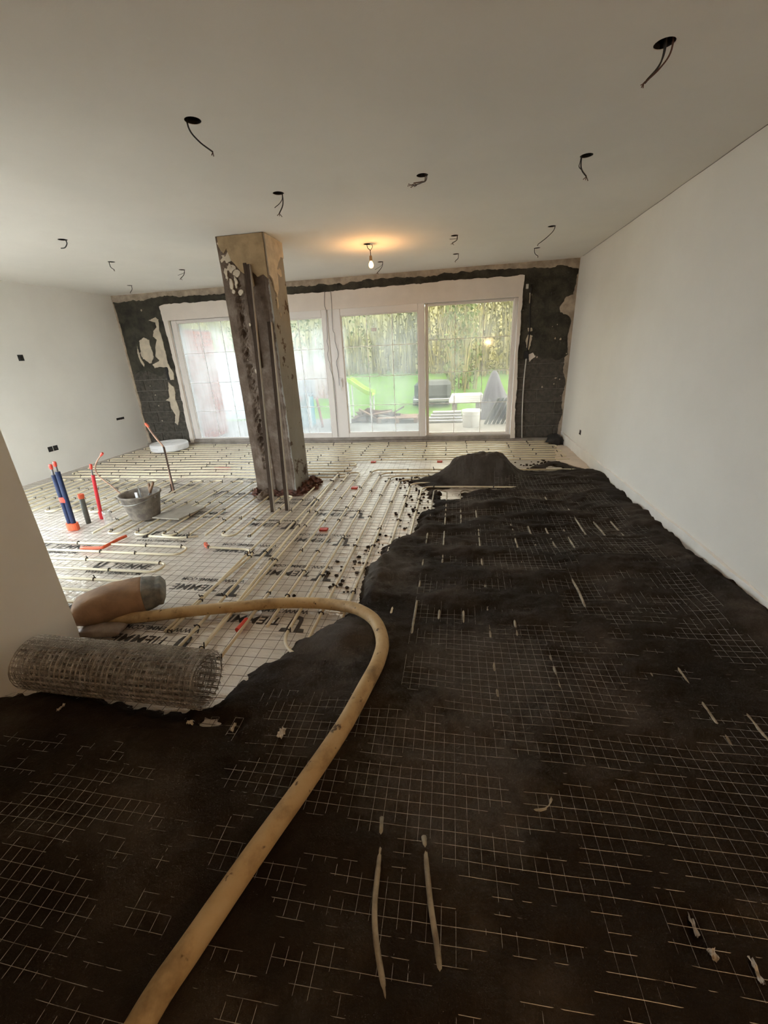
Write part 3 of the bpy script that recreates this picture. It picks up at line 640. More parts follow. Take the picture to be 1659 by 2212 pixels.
for x, ys in ((-2.72, (1.85, 2.40, 2.95, 3.5, 4.1, 4.65)), (-3.55, (2.15, 2.68, 3.85, 4.4, 5.3)), (-4.4, (2.9, 3.7, 4.4, 5.1))):
    for y in ys: stamp(x, y, False)

# ------------------------------------------------------------------ screed
POLY = np.array([(-2.3, -1.2), (-2.3, 1.25), (-2.05, 1.26), (-1.93, 1.28), (-1.38, 1.27), (-1.08, 1.27), (-1.04, 1.40), (-1.0, 1.5), (-0.88, 1.7), (-0.75, 1.87), (-0.7, 1.97), (-0.6, 2.1), (-0.62, 2.31), (-0.6, 2.64), (-0.55, 2.96), (-0.39, 3.19), (-0.36, 3.57), (-0.32, 3.95), (-0.39, 4.4), (-0.60, 4.6), (-0.42, 4.72), (-0.1, 4.92), (0.1, 5.05), (0.5, 5.05), (0.62, 4.98), (0.80, 4.98), (0.95, 5.35), (1.2, 5.52), (1.36, 5.50), (1.50, 5.25), (1.9, 5.0), (1.9, -1.2)])
def sdist(X, Y):
    d = np.full(X.shape, 1e9); ins = np.zeros(X.shape, bool); n = len(POLY)
    for i in range(n):
        a, b = POLY[i], POLY[(i+1) % n]; e = b-a
        t = np.clip(((X-a[0])*e[0]+(Y-a[1])*e[1])/(e@e), 0, 1)
        d = np.minimum(d, np.hypot(X-a[0]-t*e[0], Y-a[1]-t*e[1]))
        c = ((a[1] <= Y) & (b[1] > Y)) | ((b[1] <= Y) & (a[1] > Y))
        if abs(e[1]) > 1e-9: ins ^= c & (X < a[0]+(Y-a[1])/e[1]*e[0])
    return np.where(ins, d, -d)
def smooth(t): t = np.clip(t, 0, 1); return t*t*(3-2*t)
def gauss(X, Y, x, y, sx, sy): return np.exp(-((X-x)/sx)**2-((Y-y)/sy)**2)
def screed_h(X, Y):
    d = sdist(X, Y)+0.10*fbm(X*7, Y*7, 3, 4)+0.07*fbm(X*24, Y*24, 8, 3)
    h = -0.03+0.078*smooth((d+0.02)/0.16)
    near = smooth((3.2-Y)/2.0)
    wav = fbm(X*2.6+1.5*fbm(X*2, Y*2, 9, 2), Y*6.5, 1, 4)*(0.105-0.07*near)+fbm(X*14, Y*18, 2, 4)*0.022
    h = h+wav*smooth(d/0.15)
    # heap by the doors and its tail
    rough = 1+0.5*fbm(X*9, Y*9, 21, 4)
    gx_, gy_ = X+0.16*fbm(X*5, Y*5, 40, 4), Y+0.16*fbm(X*5, Y*5, 41, 4)
    top = smooth(1.35*gauss(gx_, gy_, 0.31, 4.74, 0.34, 0.25))
    h = h+0.235*top*(1+0.30*fbm(X*6, Y*6, 21, 4))+0.13*top*(1-0.5*top)*fbm(X*13, Y*13, 22, 4)+0.055*gauss(X, Y, 0.05, 4.62, 0.42, 0.16)*rough
    h = h+0.05*gauss(X, Y, 1.25, 4.75, 0.35, 0.22)*rough+0.045*gauss(X, Y, 0.45, 3.72, 0.45, 0.10)*rough
    h = h+0.045*gauss(X, Y, 1.52, 3.6, 0.14, 1.2)*rough+0.06*gauss(X, Y, 1.55, 2.3, 0.14, 0.5)*rough+0.04*gauss(X, Y, 1.1, 2.6, 0.4, 0.2)*rough
    h = h+0.05*gauss(X, Y, -0.55, 1.72, 0.14, 0.10)*rough+0.05*gauss(X, Y, -0.52, 2.45, 0.10, 0.28)*rough+0.03*gauss(X, Y, -0.2, 1.35, 0.22, 0.12)*rough
    # thin skim between the pipe rows past the heap and beside it
    thin = smooth((Y-4.84)/0.10)*smooth((X-0.60)/0.15)+gauss(X, Y, -0.05, 4.40, 0.30, 0.16)+0.8*gauss(X, Y, -0.45, 4.55, 0.20, 0.14)
    h = h-np.clip(thin, 0, 1)*np.clip(h-0.021-0.016*fbm(X*9, Y*30, 52, 3), 0, 0.06)
    # bare spots where foil and pipes still show
    n2 = fbm(X*13, Y*19, 31, 3)
    for (x, y, sx, sy, k) in ((-0.02, 4.16, 0.17, 0.13, 0.12), (0.28, 4.33, 0.28, 0.07, 0.10), (-0.27, 3.82, 0.08, 0.16, 0.09), (0.95, 5.10, 0.25, 0.05, 0.05), (1.22, 5.2, 0.10, 0.10, 0.04), (-1.02, 1.16, 0.07, 0.03, 0.06), (0.62, 0.69, 0.02, 0.04, 0.04), (-0.88, 1.15, 0.03, 0.06, 0.045)):
        h = h-k*gauss(X, Y, x, y, sx, sy)*(1+1.6*n2)
    return h
gx = np.arange(XS+0.005, XR-0.004, 0.015); gy = np.arange(-0.9, 5.6, 0.015)
GX, GY = np.meshgrid(gx, gy); GH = screed_h(GX, GY)
def screed_mesh():
    nx, ny = len(gx), len(gy)
    ok = (GH > -0.012)
    quad = ok[:-1, :-1] & ok[1:, :-1] & ok[:-1, 1:] & ok[1:, 1:]
    quad &= (np.maximum.reduce([GH[:-1, :-1], GH[1:, :-1], GH[:-1, 1:], GH[1:, 1:]]) > -0.002)
    idx = np.arange(nx*ny).reshape(ny, nx)
    q = np.stack([idx[:-1, :-1][quad], idx[:-1, 1:][quad], idx[1:, 1:][quad], idx[1:, :-1][quad]], 1)
    used = np.unique(q); mp = np.full(nx*ny, -1); mp[used] = np.arange(len(used)); q = mp[q]
    co = np.stack([GX.ravel()[used], GY.ravel()[used], GH.ravel()[used]], 1)
    me = bpy.data.meshes.new('fresh_screed'); me.from_pydata(co.tolist(), [], q.tolist()); me.shade_smooth(); me.materials.append(M['screed'])
    o = bpy.data.objects.new('fresh_screed', me); C.objects.link(o); return o
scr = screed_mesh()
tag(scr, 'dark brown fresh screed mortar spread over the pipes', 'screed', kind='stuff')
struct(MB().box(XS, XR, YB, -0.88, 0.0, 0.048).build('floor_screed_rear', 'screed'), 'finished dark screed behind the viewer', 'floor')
# galvanised mesh sheet half sunk into the screed
def hs(x, y): return screed_h(np.array([x]), np.array([y]))[0]
def galv():
    mb = MB(); p = 0.0385; r = 0.0007
    xs = np.arange(XS+0.02, XR-0.06, p); ys = np.arange(-0.85, 4.72, p)
    GXm, GYm = np.meshgrid(xs, ys)
    S = sdist(GXm, GYm); base = screed_h(GXm, GYm)
    # the sheet bridges hollows: blurred height plus its own slow waves
    B = base.copy()
    for _ in range(6):
        B = (B+np.roll(B, 1, 0)+np.roll(B, -1, 0)+np.roll(B, 1, 1)+np.roll(B, -1, 1))/5
    near = smooth((2.6-GYm)/1.6)
    Z = B+0.0005+fbm(GXm*2.2, GYm*1.9, 77, 4)*(0.034-0.010*near)
    Z = np.minimum(Z, base+0.016)
    lim = np.where(GXm < 0.42, 4.12, 4.66)
    ok = (S > 0.05+0.10*fbm(GXm*2, GYm*2, 5, 2)) & (GYm < lim) & (Z > base-0.006)
    ok &= ~((GXm < -0.22) & (GYm > 1.35) & (GYm < 3.3)); ok &= GXm < XR-0.12-0.08*fbm(GYm*3, GYm*0, 6, 2)
    def runs(P, okl):
        cur = []
        for k in range(len(P)):
            if okl[k]: cur.append(P[k])
            else:
                if len(cur) > 1: mb.tube(cur, r, 3, False)
                cur = []
        if len(cur) > 1: mb.tube(cur, r, 3, False)
    sk = lambda x, y: (x+0.006*math.sin(y*2.1+1), y+0.008*math.sin(x*2.3))
    for i in range(len(xs)): runs([(*sk(xs[i], ys[j]), Z[j, i]) for j in range(len(ys))], ok[:, i])
    for j in range(len(ys)): runs([(*sk(xs[i], ys[j]), Z[j, i]+0.0015-(0.0055 if ys[j] > 1.75+0.5*math.sin(xs[i]*2.1) else 0.0)) for i in range(len(xs))], ok[j, :])
    return mb.build('galvanised_mesh', 'galv', kind='stuff')
tag(galv(), 'fine galvanised wire mesh sheet half sunk in the screed', 'wire mesh', kind='stuff')
# crumbs scattered off the edge
def crumbs():
    mb = MB(); k = 0
    while k < 420:
        i = random.randrange(11, len(POLY)-3); a, b = POLY[i], POLY[i+1]; t = random.random()
        x = a[0]+(b[0]-a[0])*t+random.gauss(-0.02, 0.13); y = a[1]+(b[1]-a[1])*t+random.gauss(0, 0.09)
        if not (-1.4 < x < 1.5 and 1.2 < y < 5.6): continue
        s_ = random.uniform(0.004, 0.015); vs, fs = lump((x, y, s_*0.5), s_*1.3, s_, s_*0.8, k, 0.5, 1); mb.add(vs, fs); k += 1
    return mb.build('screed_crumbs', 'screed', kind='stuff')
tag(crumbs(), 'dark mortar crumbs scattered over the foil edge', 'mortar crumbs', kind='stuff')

# perimeter strip along the long wall
st = MB(); n = 60; ys = np.linspace(-0.9, D-0.07, n)
pr = [(XR-0.002, -0.0), (XR-0.012, 0.0), (XR-0.014, 0.15), (XR-0.002, 0.155)]
for k, y in enumerate(ys):
    wv = 0.004*math.sin(y*5)+0.003*math.sin(y*17)
    for (x, z) in pr: st.v.append((x-(0.004 if x < XR-0.005 else 0)*(1+math.sin(y*8)), y, z+(wv if z > 0.05 else 0)))
for k in range(n-1):
    for j in range(4): st.f.append((k*4+j, k*4+(j+1) % 4, k*4+4+(j+1) % 4, k*4+4+j))
struct(st.build('trim_3', 'edgefoam'), 'white foam edge strip along the foot of the long wall', 'edge strip')
tag(MB().prism(ragged([(1.30, 5.5), (1.628, 4.95), (1.628, 6.35), (1.52, 6.4), (1.40, 6.0)], 0.06, 0.02, 4), XY, 0.002, 0.02).build('edge_film', 'pinkfoil'), 'pale pinkish edge film lying along the foot of the wall', 'film')
# ================================================================== HOSE
HP = [(-0.70, -0.55), (-0.70, 0.05), (-0.677, 0.33), (-0.635, 0.479), (-0.562, 0.701), (-0.49, 0.912), (-0.417, 1.137), (-0.366, 1.345), (-0.34, 1.521), (-0.347, 1.671), (-0.415, 1.83), (-0.526, 1.922), (-0.652, 1.985), (-0.819, 2.013), (-1.048, 1.992), (-1.263, 1.938), (-1.527, 1.869), (-1.803, 1.781), (-2.10, 1.72), (-2.5, 1.68), (-2.9, 1.75)]
def hz(x, y):
    if x < -0.9: return 0.052
    return max(0.02, float(hs(x, y)))+0.030
hp = [(x, y, hz(x, y)) for x, y in HP]
for _ in range(2): hp = [hp[0]]+[(b[0], b[1], max(b[2], 0.25*a[2]+0.5*b[2]+0.25*c[2])) for a, b, c in zip(hp[:-2], hp[1:-1], hp[2:])]+[hp[-1]]
tag(MB().tube(cr(hp, 10), 0.0335, 20).build('mortar_hose', 'hose', smooth=True), 'thick ochre rubber mortar hose curving across the floor', 'hose')

# ================================================================== ROLL OF WIRE MESH
def mesh_roll():
    a, b = Vector((-1.955, 1.262, 0)), Vector((-1.045, 1.252, 0)); zc = 0.160
    ax = (b-a).normalized(); side = Vector((-ax.y, ax.x, 0)); L_ = (b-a).length
    root = empty('wire_mesh_roll', ((a+b)/2)[:]); tag(root, 'roll of galvanised wire mesh lying against the wall end', 'mesh roll')
    def pt(s_, th, r): p = a+ax*s_; return (p.x+side.x*r*math.cos(th), p.y+side.y*r*math.cos(th), zc+r*math.sin(th))
    turns = [0.119, 0.115, 0.110, 0.104, 0.098, 0.091, 0.084, 0.076, 0.067, 0.057, 0.046]
    outer = MB(); inner = MB()
    for ti, R_ in enumerate(turns):
        tgt = outer if ti < 2 else inner; nth = int(2*math.pi*R_/0.026); ph = random.random()
        ov = lambda th, s_: R_*(1+0.03*math.sin(2*th+ti)+0.012*math.sin(s_*9+th*3))
        for k in range(nth):
            th = 2*math.pi*k/nth+ph; tgt.tube([pt(s_, th+0.03*math.sin(s_*4), ov(th, s_)) for s_ in np.linspace(0.0, L_, 14)], 0.0013, 3, False)
        for s_ in np.arange(0.0, L_+0.001, 0.0265 if ti < 3 else 0.04):
            ths = np.linspace(0, 2*math.pi, 25); sj = s_+random.uniform(-0.003, 0.003)
            tgt.tube([pt(sj, th, ov(th, sj)+0.001) for th in ths], 0.0013, 3, False)
    outer.build('outer_turn', 'galv', root); inner.build('inner_turns', 'galv', root)
mesh_roll()

# ================================================================== SACKS
def sack(name, label, c, ang, lx, ly, lz, m_end, m_body, seed, folded):
    root = empty(name, (c[0], c[1], 0)); tag(root, label, 'sack')
    ca, sa = math.cos(ang), math.sin(ang)
    nu, nv = 26, 24
    def surf(u0, u1, mname, matn):
        mb = MB()
        for i in range(nu+1):
            u = u0+(u1-u0)*i/nu; t = u*2-1
            prof = (1-abs(t)**3.2)**0.5 if abs(t) < 1 else 0
            pinch = prof if not folded or t < 0.3 else max(prof, 0.70*min(1.0, max(0.25, (1.0-t)*9+0.25)))
            for j in range(nv):
                th = 2*math.pi*j/nv; cx, cz = math.cos(th), math.sin(th)
                yy = (abs(cx)**0.65)*math.copysign(1, cx)*ly*(0.80+0.20*pinch); zz = (abs(cz)**0.75)*math.copysign(1, cz)*lz*pinch
                w = 1+0.10*mnoise.fractal(Vector((u*3+seed, cx*1.4, cz*1.4)), 1, 2, 4)
                x_, y_, z_ = t*lx, yy*w, zz*w
                mb.v.append((c[0]+ca*x_-sa*y_, c[1]+sa*x_+ca*y_, max(0.012, c[2]+z_)))
        for i in range(nu):
            for j in range(nv): mb.f.append((i*nv+j, i*nv+(j+1) % nv, (i+1)*nv+(j+1) % nv, (i+1)*nv+j))
        mb.f.append(tuple(range(nv))); mb.f.append(tuple(nu*nv+j for j in reversed(range(nv))))
        mb.build(mname, matn, root, smooth=True)
    surf(0.0, 0.76, 'sack_body', m_body); surf(0.76, 1.0, 'printed_end', m_end)
sack('paper_sack', 'bulging brown paper sack with grey printed end on the hose', (-1.99, 1.83, 0.125), math.radians(36), 0.25, 0.125, 0.095, 'papergrey', 'paper', 2, True)
sack('flat_sack', 'small crumpled pale sack under the brown paper sack', (-1.99, 1.655, 0.04), math.radians(8), 0.13, 0.05, 0.03, 'palesack', 'palesack', 6, False)

# ================================================================== PIPE STUBS ON THE LEFT
def vpipe(name, label, cat='pipe', base=(0, 0, 0)):
    e = empty(name, base); tag(e, label, cat); return e
# twin blue lagged pipes
e = vpipe('lagged_pipe_pair', 'pair of dark blue lagged pipes bound with red tape', base=(-3.573, 3.055, 0))
for s_, top, tip in ((-0.022, 0.545, 0.63), (0.020, 0.575, 0.655)):
    x = -3.573+s_; lean = 0.018*(1 if s_ > 0 else 0.4)
    MB().tube([(x*1.0, 3.055, 0.0), (x, 3.056, 0.1), (x+lean*0.5, 3.056, 0.30), (x+lean, 3.057, top)], 0.021, 12).build('lagging', 'bluepipe', e, smooth=True)
    pe = MB().tube([(x+lean, 3.057, top-0.02), (x+lean*1.1, 3.057, tip-0.02)], 0.009, 8).build('pipe_end', 'cable_grey', e, smooth=True)
    MB().tube([(x+lean*1.1, 3.057, tip-0.03), (x+lean*1.1, 3.057, tip), (x+lean*1.2, 3.057, tip+0.015)], 0.014, 8, radii=[0.012, 0.016, 0.012]).build('cap', 'redtape', pe)
def band(x, y, z0, z1, rx, ry):
    n = 18; mb = MB()
    for z, k in ((z0, 1.0), (z0+(z1-z0)*0.5, 1.04), (z1, 1.0)):
        for j in range(n): th = 2*math.pi*j/n; mb.v.append((x+rx*k*math.cos(th), y+ry*k*math.sin(th), z+0.003*math.sin(3*th)))
    for i in range(2):
        for j in range(n): mb.f.append((i*n+j, i*n+(j+1) % n, (i+1)*n+(j+1) % n, (i+1)*n+j))
    mb.f.append(tuple(range(n))); mb.f.append(tuple(2*n+j for j in range(n))); return mb
band(-3.569, 3.056, 0.285, 0.335, 0.044, 0.026).build('tape_band', 'redtape', e)
band(-3.573, 3.055, 0.004, 0.075, 0.058, 0.040).build('tape_base', 'orangesleeve', e)
e = vpipe('drain_pipe_stub', 'short grey pipe stub with red taped mouth', base=(-3.57, 3.222, 0))
MB().tube([(-3.57, 3.222, 0.0), (-3.565, 3.222, 0.15), (-3.556, 3.222, 0.275)], 0.0225, 14).build('stub', 'greypipe', e, smooth=True)
MB().tube([(-3.557, 3.222, 0.26), (-3.555, 3.222, 0.285), (-3.554, 3.222, 0.305)], 0.026, 12, radii=[0.0235, 0.028, 0.026]).build('tape', 'orangesleeve', e)
e = vpipe('red_lagged_pipe', 'bright red lagged pipe standing behind the grey stub', base=(-3.50, 3.33, 0))
MB().tube(cr([(-3.515, 3.335, 0.0), (-3.508, 3.335, 0.12), (-3.49, 3.338, 0.30), (-3.472, 3.34, 0.46)], 4), 0.0165, 12).build('lagging', 'redpipe', e, smooth=True)
MB().tube([(-3.474, 3.34, 0.44), (-3.466, 3.34, 0.53)], 0.007, 8).build('pipe_end', 'cable_grey', e, smooth=True)
MB().tube([(-3.466, 3.34, 0.52), (-3.462, 3.34, 0.545), (-3.458, 3.34, 0.57)], 0.012, 8, radii=[0.010, 0.014, 0.011]).build('cap', 'redtape', e)
MB().tube([(-3.485, 3.34, 0.535), (-3.445, 3.34, 0.555)], 0.004, 6).build('tie', 'redtape', e)
band(-3.515, 3.335, 0.003, 0.08, 0.022, 0.022).build('tape_base', 'redpipe', e)
e = vpipe('bent_copper_pipe', 'thin bent copper pipe rising behind the grey bucket', base=(-3.40, 3.6, 0))
MB().tube(cr([(-3.36, 3.60, 0.0), (-3.40, 3.6, 0.08), (-3.47, 3.6, 0.17), (-3.54, 3.6, 0.247), (-3.61, 3.6, 0.31), (-3.667, 3.6, 0.364), (-3.690, 3.6, 0.42), (-3.677, 3.6, 0.48), (-3.62, 3.6, 0.55), (-3.56, 3.6, 0.60)], 6), 0.0068, 8).build('pipe', 'copper', e, smooth=True)
MB().tube([(-3.575, 3.6, 0.588), (-3.557, 3.6, 0.605), (-3.543, 3.6, 0.617)], 0.013, 8, radii=[0.010, 0.014, 0.012]).build('cap', 'redtape', e)
e = vpipe('copper_pipe_on_stake', 'copper pipe tied to a dark stake before the foam roll', base=(-3.29, 4.16, 0))
MB().tube(cr([(-3.30, 4.165, 0.004), (-3.285, 4.165, 0.25), (-3.275, 4.165, 0.50), (-3.285, 4.165, 0.56), (-3.34, 4.165, 0.64), (-3.39, 4.165, 0.73), (-3.42, 4.165, 0.80)], 6), 0.010, 8).build('pipe', 'copper', e, smooth=True)
MB().tube([(-3.405, 4.165, 0.775), (-3.42, 4.165, 0.80), (-3.435, 4.165, 0.82)], 0.015, 8, radii=[0.012, 0.016, 0.013]).build('cap', 'orangesleeve', e)
MB().tube([(-3.268, 4.150, 0.0), (-3.268, 4.150, 0.555)], 0.0085, 6).build('stake', 'rustbar', e)
MB().tube([(-3.345, 4.150, 0.0), (-3.305, 4.15, 0.03), (-3.30, 4.150, 0.11)], 0.007, 6).build('stake_leg', 'rustbar', e)

# bucket with tools
BX, BY = -3.03, 3.36
e = empty('mortar_bucket', (BX, BY, 0)); tag(e, 'grey mortar-stained bucket standing on the pipes', 'bucket')
MB().lathe([(0.001, 0.026), (0.125, 0.026), (0.135, 0.04), (0.178, 0.255), (0.190, 0.262), (0.192, 0.275), (0.183, 0.279), (0.172, 0.272), (0.165, 0.25), (0.128, 0.05), (0.001, 0.046)], (BX, BY, 0), 32).build('shell', 'bucket', e, smooth=True)
bsh = [c for c in e.children][0]
MB().tube([(BX+0.186*math.cos(t), BY+0.186*math.sin(t)-0.01, 0.262-0.05*math.sin((t-3.3)/(6.1-3.3)*math.pi)) for t in np.linspace(3.3, 6.1, 14)], 0.0035, 6).build('bail_handle', 'toolsteel', e)
for s_ in (-1, 1): MB().bevbox(BX+s_*0.185-0.012, BX+s_*0.185+0.012, BY-0.035, BY-0.005, 0.235, 0.268, 0.003).build('handle_lug', 'bucket', bsh)
def trowel(label, p, q, w):
    p, q = Vector(p), Vector(q); d = (q-p).normalized(); s_ = d.cross(Vector((0, 1, 0))).normalized()
    t = empty('trowel', p[:]); tag(t, label, 'trowel', 'tools in the bucket')
    mid = p+(q-p)*0.45
    MB().tube([p, mid], 0.006, 6).build('shank', 'toolsteel', t)
    MB().tube([mid, mid+(q-mid)*0.3, mid+(q-mid)*0.7, q], 0.013, 8, radii=[0.010, 0.015, 0.013, 0.011]).build('handle', 'woodhandle', t, smooth=True)
    vs = [p-s_*w, p+s_*w, p+s_*w*0.6-d*0.09, p-s_*w*0.6-d*0.09]; k = Vector((0, 0.003, 0))
    MB().add([v-k for v in vs]+[v+k for v in vs], [(0, 1, 2, 3), (7, 6, 5, 4), (0, 4, 5, 1), (1, 5, 6, 2), (2, 6, 7, 3), (3, 7, 4, 0)]).build('blade', 'toolsteel', t)
trowel('dark-handled trowel sticking highest out of the grey bucket', (BX+0.03, BY+0.03, 0.18), (BX+0.14, BY+0.05, 0.37), 0.035)
trowel('trowel with handle just behind the highest one in the bucket', (BX+0.06, BY+0.07, 0.17), (BX+0.05, BY+0.09, 0.345), 0.03)
e = empty('float', (BX, BY, 0.15)); tag(e, 'pale flat float standing inside the grey bucket', 'float', 'tools in the bucket')
MB().bevbox(BX-0.06, BX-0.03, BY+0.0, BY+0.012, 0.10, 0.275, 0.003).build('blade', 'foamroll', e)
MB().bevbox(BX-0.02, BX+0.01, BY+0.01, BY+0.022, 0.10, 0.27, 0.003).build('grip', 'board', e)
e = empty('putty_knife', (BX+0.02, BY, 0.2)); tag(e, 'narrow steel putty knife upright in the bucket', 'knife', 'tools in the bucket')
MB().prism([(BX+0.0, 0.12), (BX+0.035, 0.12), (BX+0.028, 0.30), (BX+0.016, 0.36), (BX+0.010, 0.30)], XZ, BY-0.02, BY-0.016).build('blade', 'toolsteel', e)
# grey board beside the bucket
tag(MB().prism([(-2.93, 3.30), (-2.60, 3.27), (-2.52, 3.60), (-2.78, 3.62)], XY, 0.034, 0.046).build('grey_board', 'board'), 'flat grey dusty board lying beside the bucket', 'board')
# clear plastic offcut
tag(MB().lathe([(0.034, 0.012), (0.036, 0.02), (0.036, 0.12), (0.034, 0.15), (0.033, 0.15), (0.034, 0.12), (0.034, 0.02)], (-3.30, 3.19, 0), 20).build('clear_plastic_tube', 'clear', smooth=True), 'clear plastic tube offcut standing between red pipe and bucket', 'tube')

# ================================================================== FOAM ROLL, FILM, SCRAPS
e = empty('foam_roll', (-4.86, 6.33, 0)); tag(e, 'round white roll of foam edge strip lying flat in the corner', 'foam roll')
prof = [(0.05, 0.034), (0.285, 0.034), (0.302, 0.05), (0.305, 0.13), (0.292, 0.149)]
r_ = 0.28
while r_ > 0.065: prof += [(r_, 0.150), (r_-0.006, 0.1465), (r_-0.012, 0.150)]; r_ -= 0.016
prof += [(0.05, 0.148)]
MB().lathe(prof, (-4.86, 6.33, 0), 48, close=True).build('wound_foam', 'foamroll', e, smooth=False)
MB().tube([(-4.86+0.306*math.cos(t), 6.33+0.306*math.sin(t), 0.09) for t in np.linspace(-2.1, -1.6, 6)], 0.004, 6).build('loose_end', 'foamroll', e)
bf = MB()
for i, (x, y, rx, ry, rz) in enumerate([(1.55, 6.60, 0.09, 0.10, 0.10), (1.43, 6.66, 0.12, 0.07, 0.06)]):
    pass
def blob(c, rx, ry, rz, seed, amp=0.4, sub=3, zmin=0.0):
    vs, fs = lump(c, rx, ry, rz, seed, amp, sub); return MB().add([(x, y, max(zmin, z)) for x, y, z in vs], fs)
tag(blob((1.51, 6.60, 0.04), 0.13, 0.13, 0.105, 4).build('black_film_heap', 'blackfilm', smooth=True), 'crumpled black film heap in the corner by the long wall', 'film')
def scrap(label, x, y, sx, sy, seed, z=None):
    z = z if z is not None else hs(x, y)+0.004
    n = 7; mb = MB(); rnd = random.Random(seed)
    for i in range(n):
        for j in range(n):
            u, v = i/(n-1)-0.5, j/(n-1)-0.5; w = 0.8+0.4*rnd.random()
            mb.v.append((x+u*sx*w, y+v*sy*w, z+0.014*rnd.random()))
    for i in range(n-1):
        for j in range(n-1): mb.f.append((i*n+j, i*n+j+1, (i+1)*n+j+1, (i+1)*n+j))
    k = len(mb.v); mb.v += [(a, b, c-0.002) for a, b, c in mb.v[:k]]; mb.f += [tuple(reversed([q+k for q in f])) for f in mb.f[:]]
    tag(mb.build('foil_scrap', 'scrap'), label, 'scrap', 'pale scraps on the screed')
scrap('crumpled white scrap on screed left of the hose', -0.667, 1.115, 0.026, 0.045, 1)
scrap('pale scrap near the free end of the mesh roll', -0.895, 1.14, 0.012, 0.035, 2)
scrap('pale torn scrap just below the mesh roll', -1.08, 1.125, 0.03, 0.014, 3)
scrap('white scrap strip at the near lower edge', 0.632, 0.712, 0.008, 0.05, 4)
scrap('small bright crumpled scrap beside the white strip', 0.642, 0.648, 0.016, 0.022, 5)
scrap('pale scrap nearest the picture corner', 0.725, 0.632, 0.010, 0.045, 6)
scrap('brownish pale scrap under the shaded wall end', -1.70, 1.115, 0.014, 0.04, 7)

# ================================================================== CEILING OUTLETS
LAB = ['cable outlet with two long strands nearest the long wall, biggest in view', 'cable outlet with a single curled strand above the near side of the column', 'cable outlet just before the column head with frayed end',
       'cable outlet with bunched pinkish ends over the middle of the room', 'cable outlet near the long wall, second along from the biggest', 'hooked cable outlet over the pipe stubs by the pale wall',
       'small cable outlet beyond the hooked one', 'small forked cable outlet beside the column over the fixed window', 'smallest cable outlet over the foam roll corner',
       'short forked cable outlet between the lit bulb and the long wall', 'long slanting cable outlet near the long wall by the block pier', 'cable outlet closest to the block pier by the long wall',
       'tiny cable outlet over the window with the hedge', 'forked cable outlet just past the lit bulb']
def outlet(x, y, off, style, label):
    e = empty('ceiling_cable_outlet', (x, y, H)); tag(e, label, 'cable outlet', 'cable outlets in the ceiling')
    MB().lathe([(HR-0.002, 0.002), (HR-0.002, 0.080), (0.001, 0.080), (0.001, 0.083), (HR-0.0005, 0.083), (HR-0.0005, 0.002)], (x, y, H), 20).build('recess_shade_cup', 'black_void', e)  # black lining added so the hole reads as deep shade
    st_ = Vector((x+0.012, y, H+0.075)); end = Vector((x, y, H))+Vector(off)
    sgn = 1 if off[0] <= 0 else -1
    start = Vector((x+sgn*0.022, y, H+0.07))
    def strand(dx, dy, endp, r, m_):
        a = start+Vector((dx, dy, 0)); b = Vector((a.x+sgn*0.006, a.y, H-0.02)); mid = b.lerp(endp, 0.5)+Vector((sgn*0.012, 0, -0.004))
        return MB().tube(cr([a, b, mid, endp], 6), r, 6).build('cable', m_, e, smooth=True)
    if style == 3:
        cb = strand(0, 0, end, 0.0035, 'cable_brown'); strand(-0.022, 0.012, end+Vector((0.006, 0.004, 0.002)), 0.0035, 'cable_black')
        strand(-0.026, -0.01, end+Vector((0.008, 0, 0.008)), 0.003, 'cable_black')
        for d in ((-0.010, 0, -0.004), (-0.006, 0.0, -0.012), (0.0, 0, -0.014)): MB().tube([end, end+Vector(d)], 0.002, 5).build('wire_end', 'cable_brown', cb)
    elif style == 4:
        cb = strand(0, 0, end+Vector((0.02, 0, -0.004)), 0.0035, 'cable_grey'); strand(-0.01, 0.01, end+Vector((0.03, 0, 0.01)), 0.003, 'cable_brown')
        for i in range(6):
            p = end+Vector((0.01+0.008*i, 0, 0.003*math.sin(i*2.1))); MB().tube([p, p+Vector((-0.014, 0.0, 0.010*math.cos(i*1.7))), p+Vector((-0.02, 0, -0.006))], 0.0022, 5).build('wire_end', 'cable_brown', cb)
    elif style == 5:
        a = start; MB().tube(cr([a, (a.x+0.01, y, H-0.01), (x+0.03, y, H-0.035), (x+0.0, y, H-0.06), (x-0.04, y, H-0.062)], 6), 0.0045, 6).build('cable', 'cable_black', e, smooth=True)
    else:
        cb = strand(0, 0, end, 0.0038, 'cable_black')
        n_ = 2 if style == 2 else 1
        for i in range(n_+1):
            dx = (-0.018+0.016*i) * (1 if style == 2 else 0.5); MB().tube([end, end+Vector((dx, 0.004*i, -0.012-0.004*i))], 0.0022, 5).build('wire_end', 'cable_brown', cb)
        if style == 2: strand(-0.004, 0.004, end+Vector((-0.03, 0, 0.035)), 0.0022, 'cable_black')
for (o_, lab) in zip(OUT, LAB): outlet(o_[0], o_[1], o_[2], o_[3], lab)
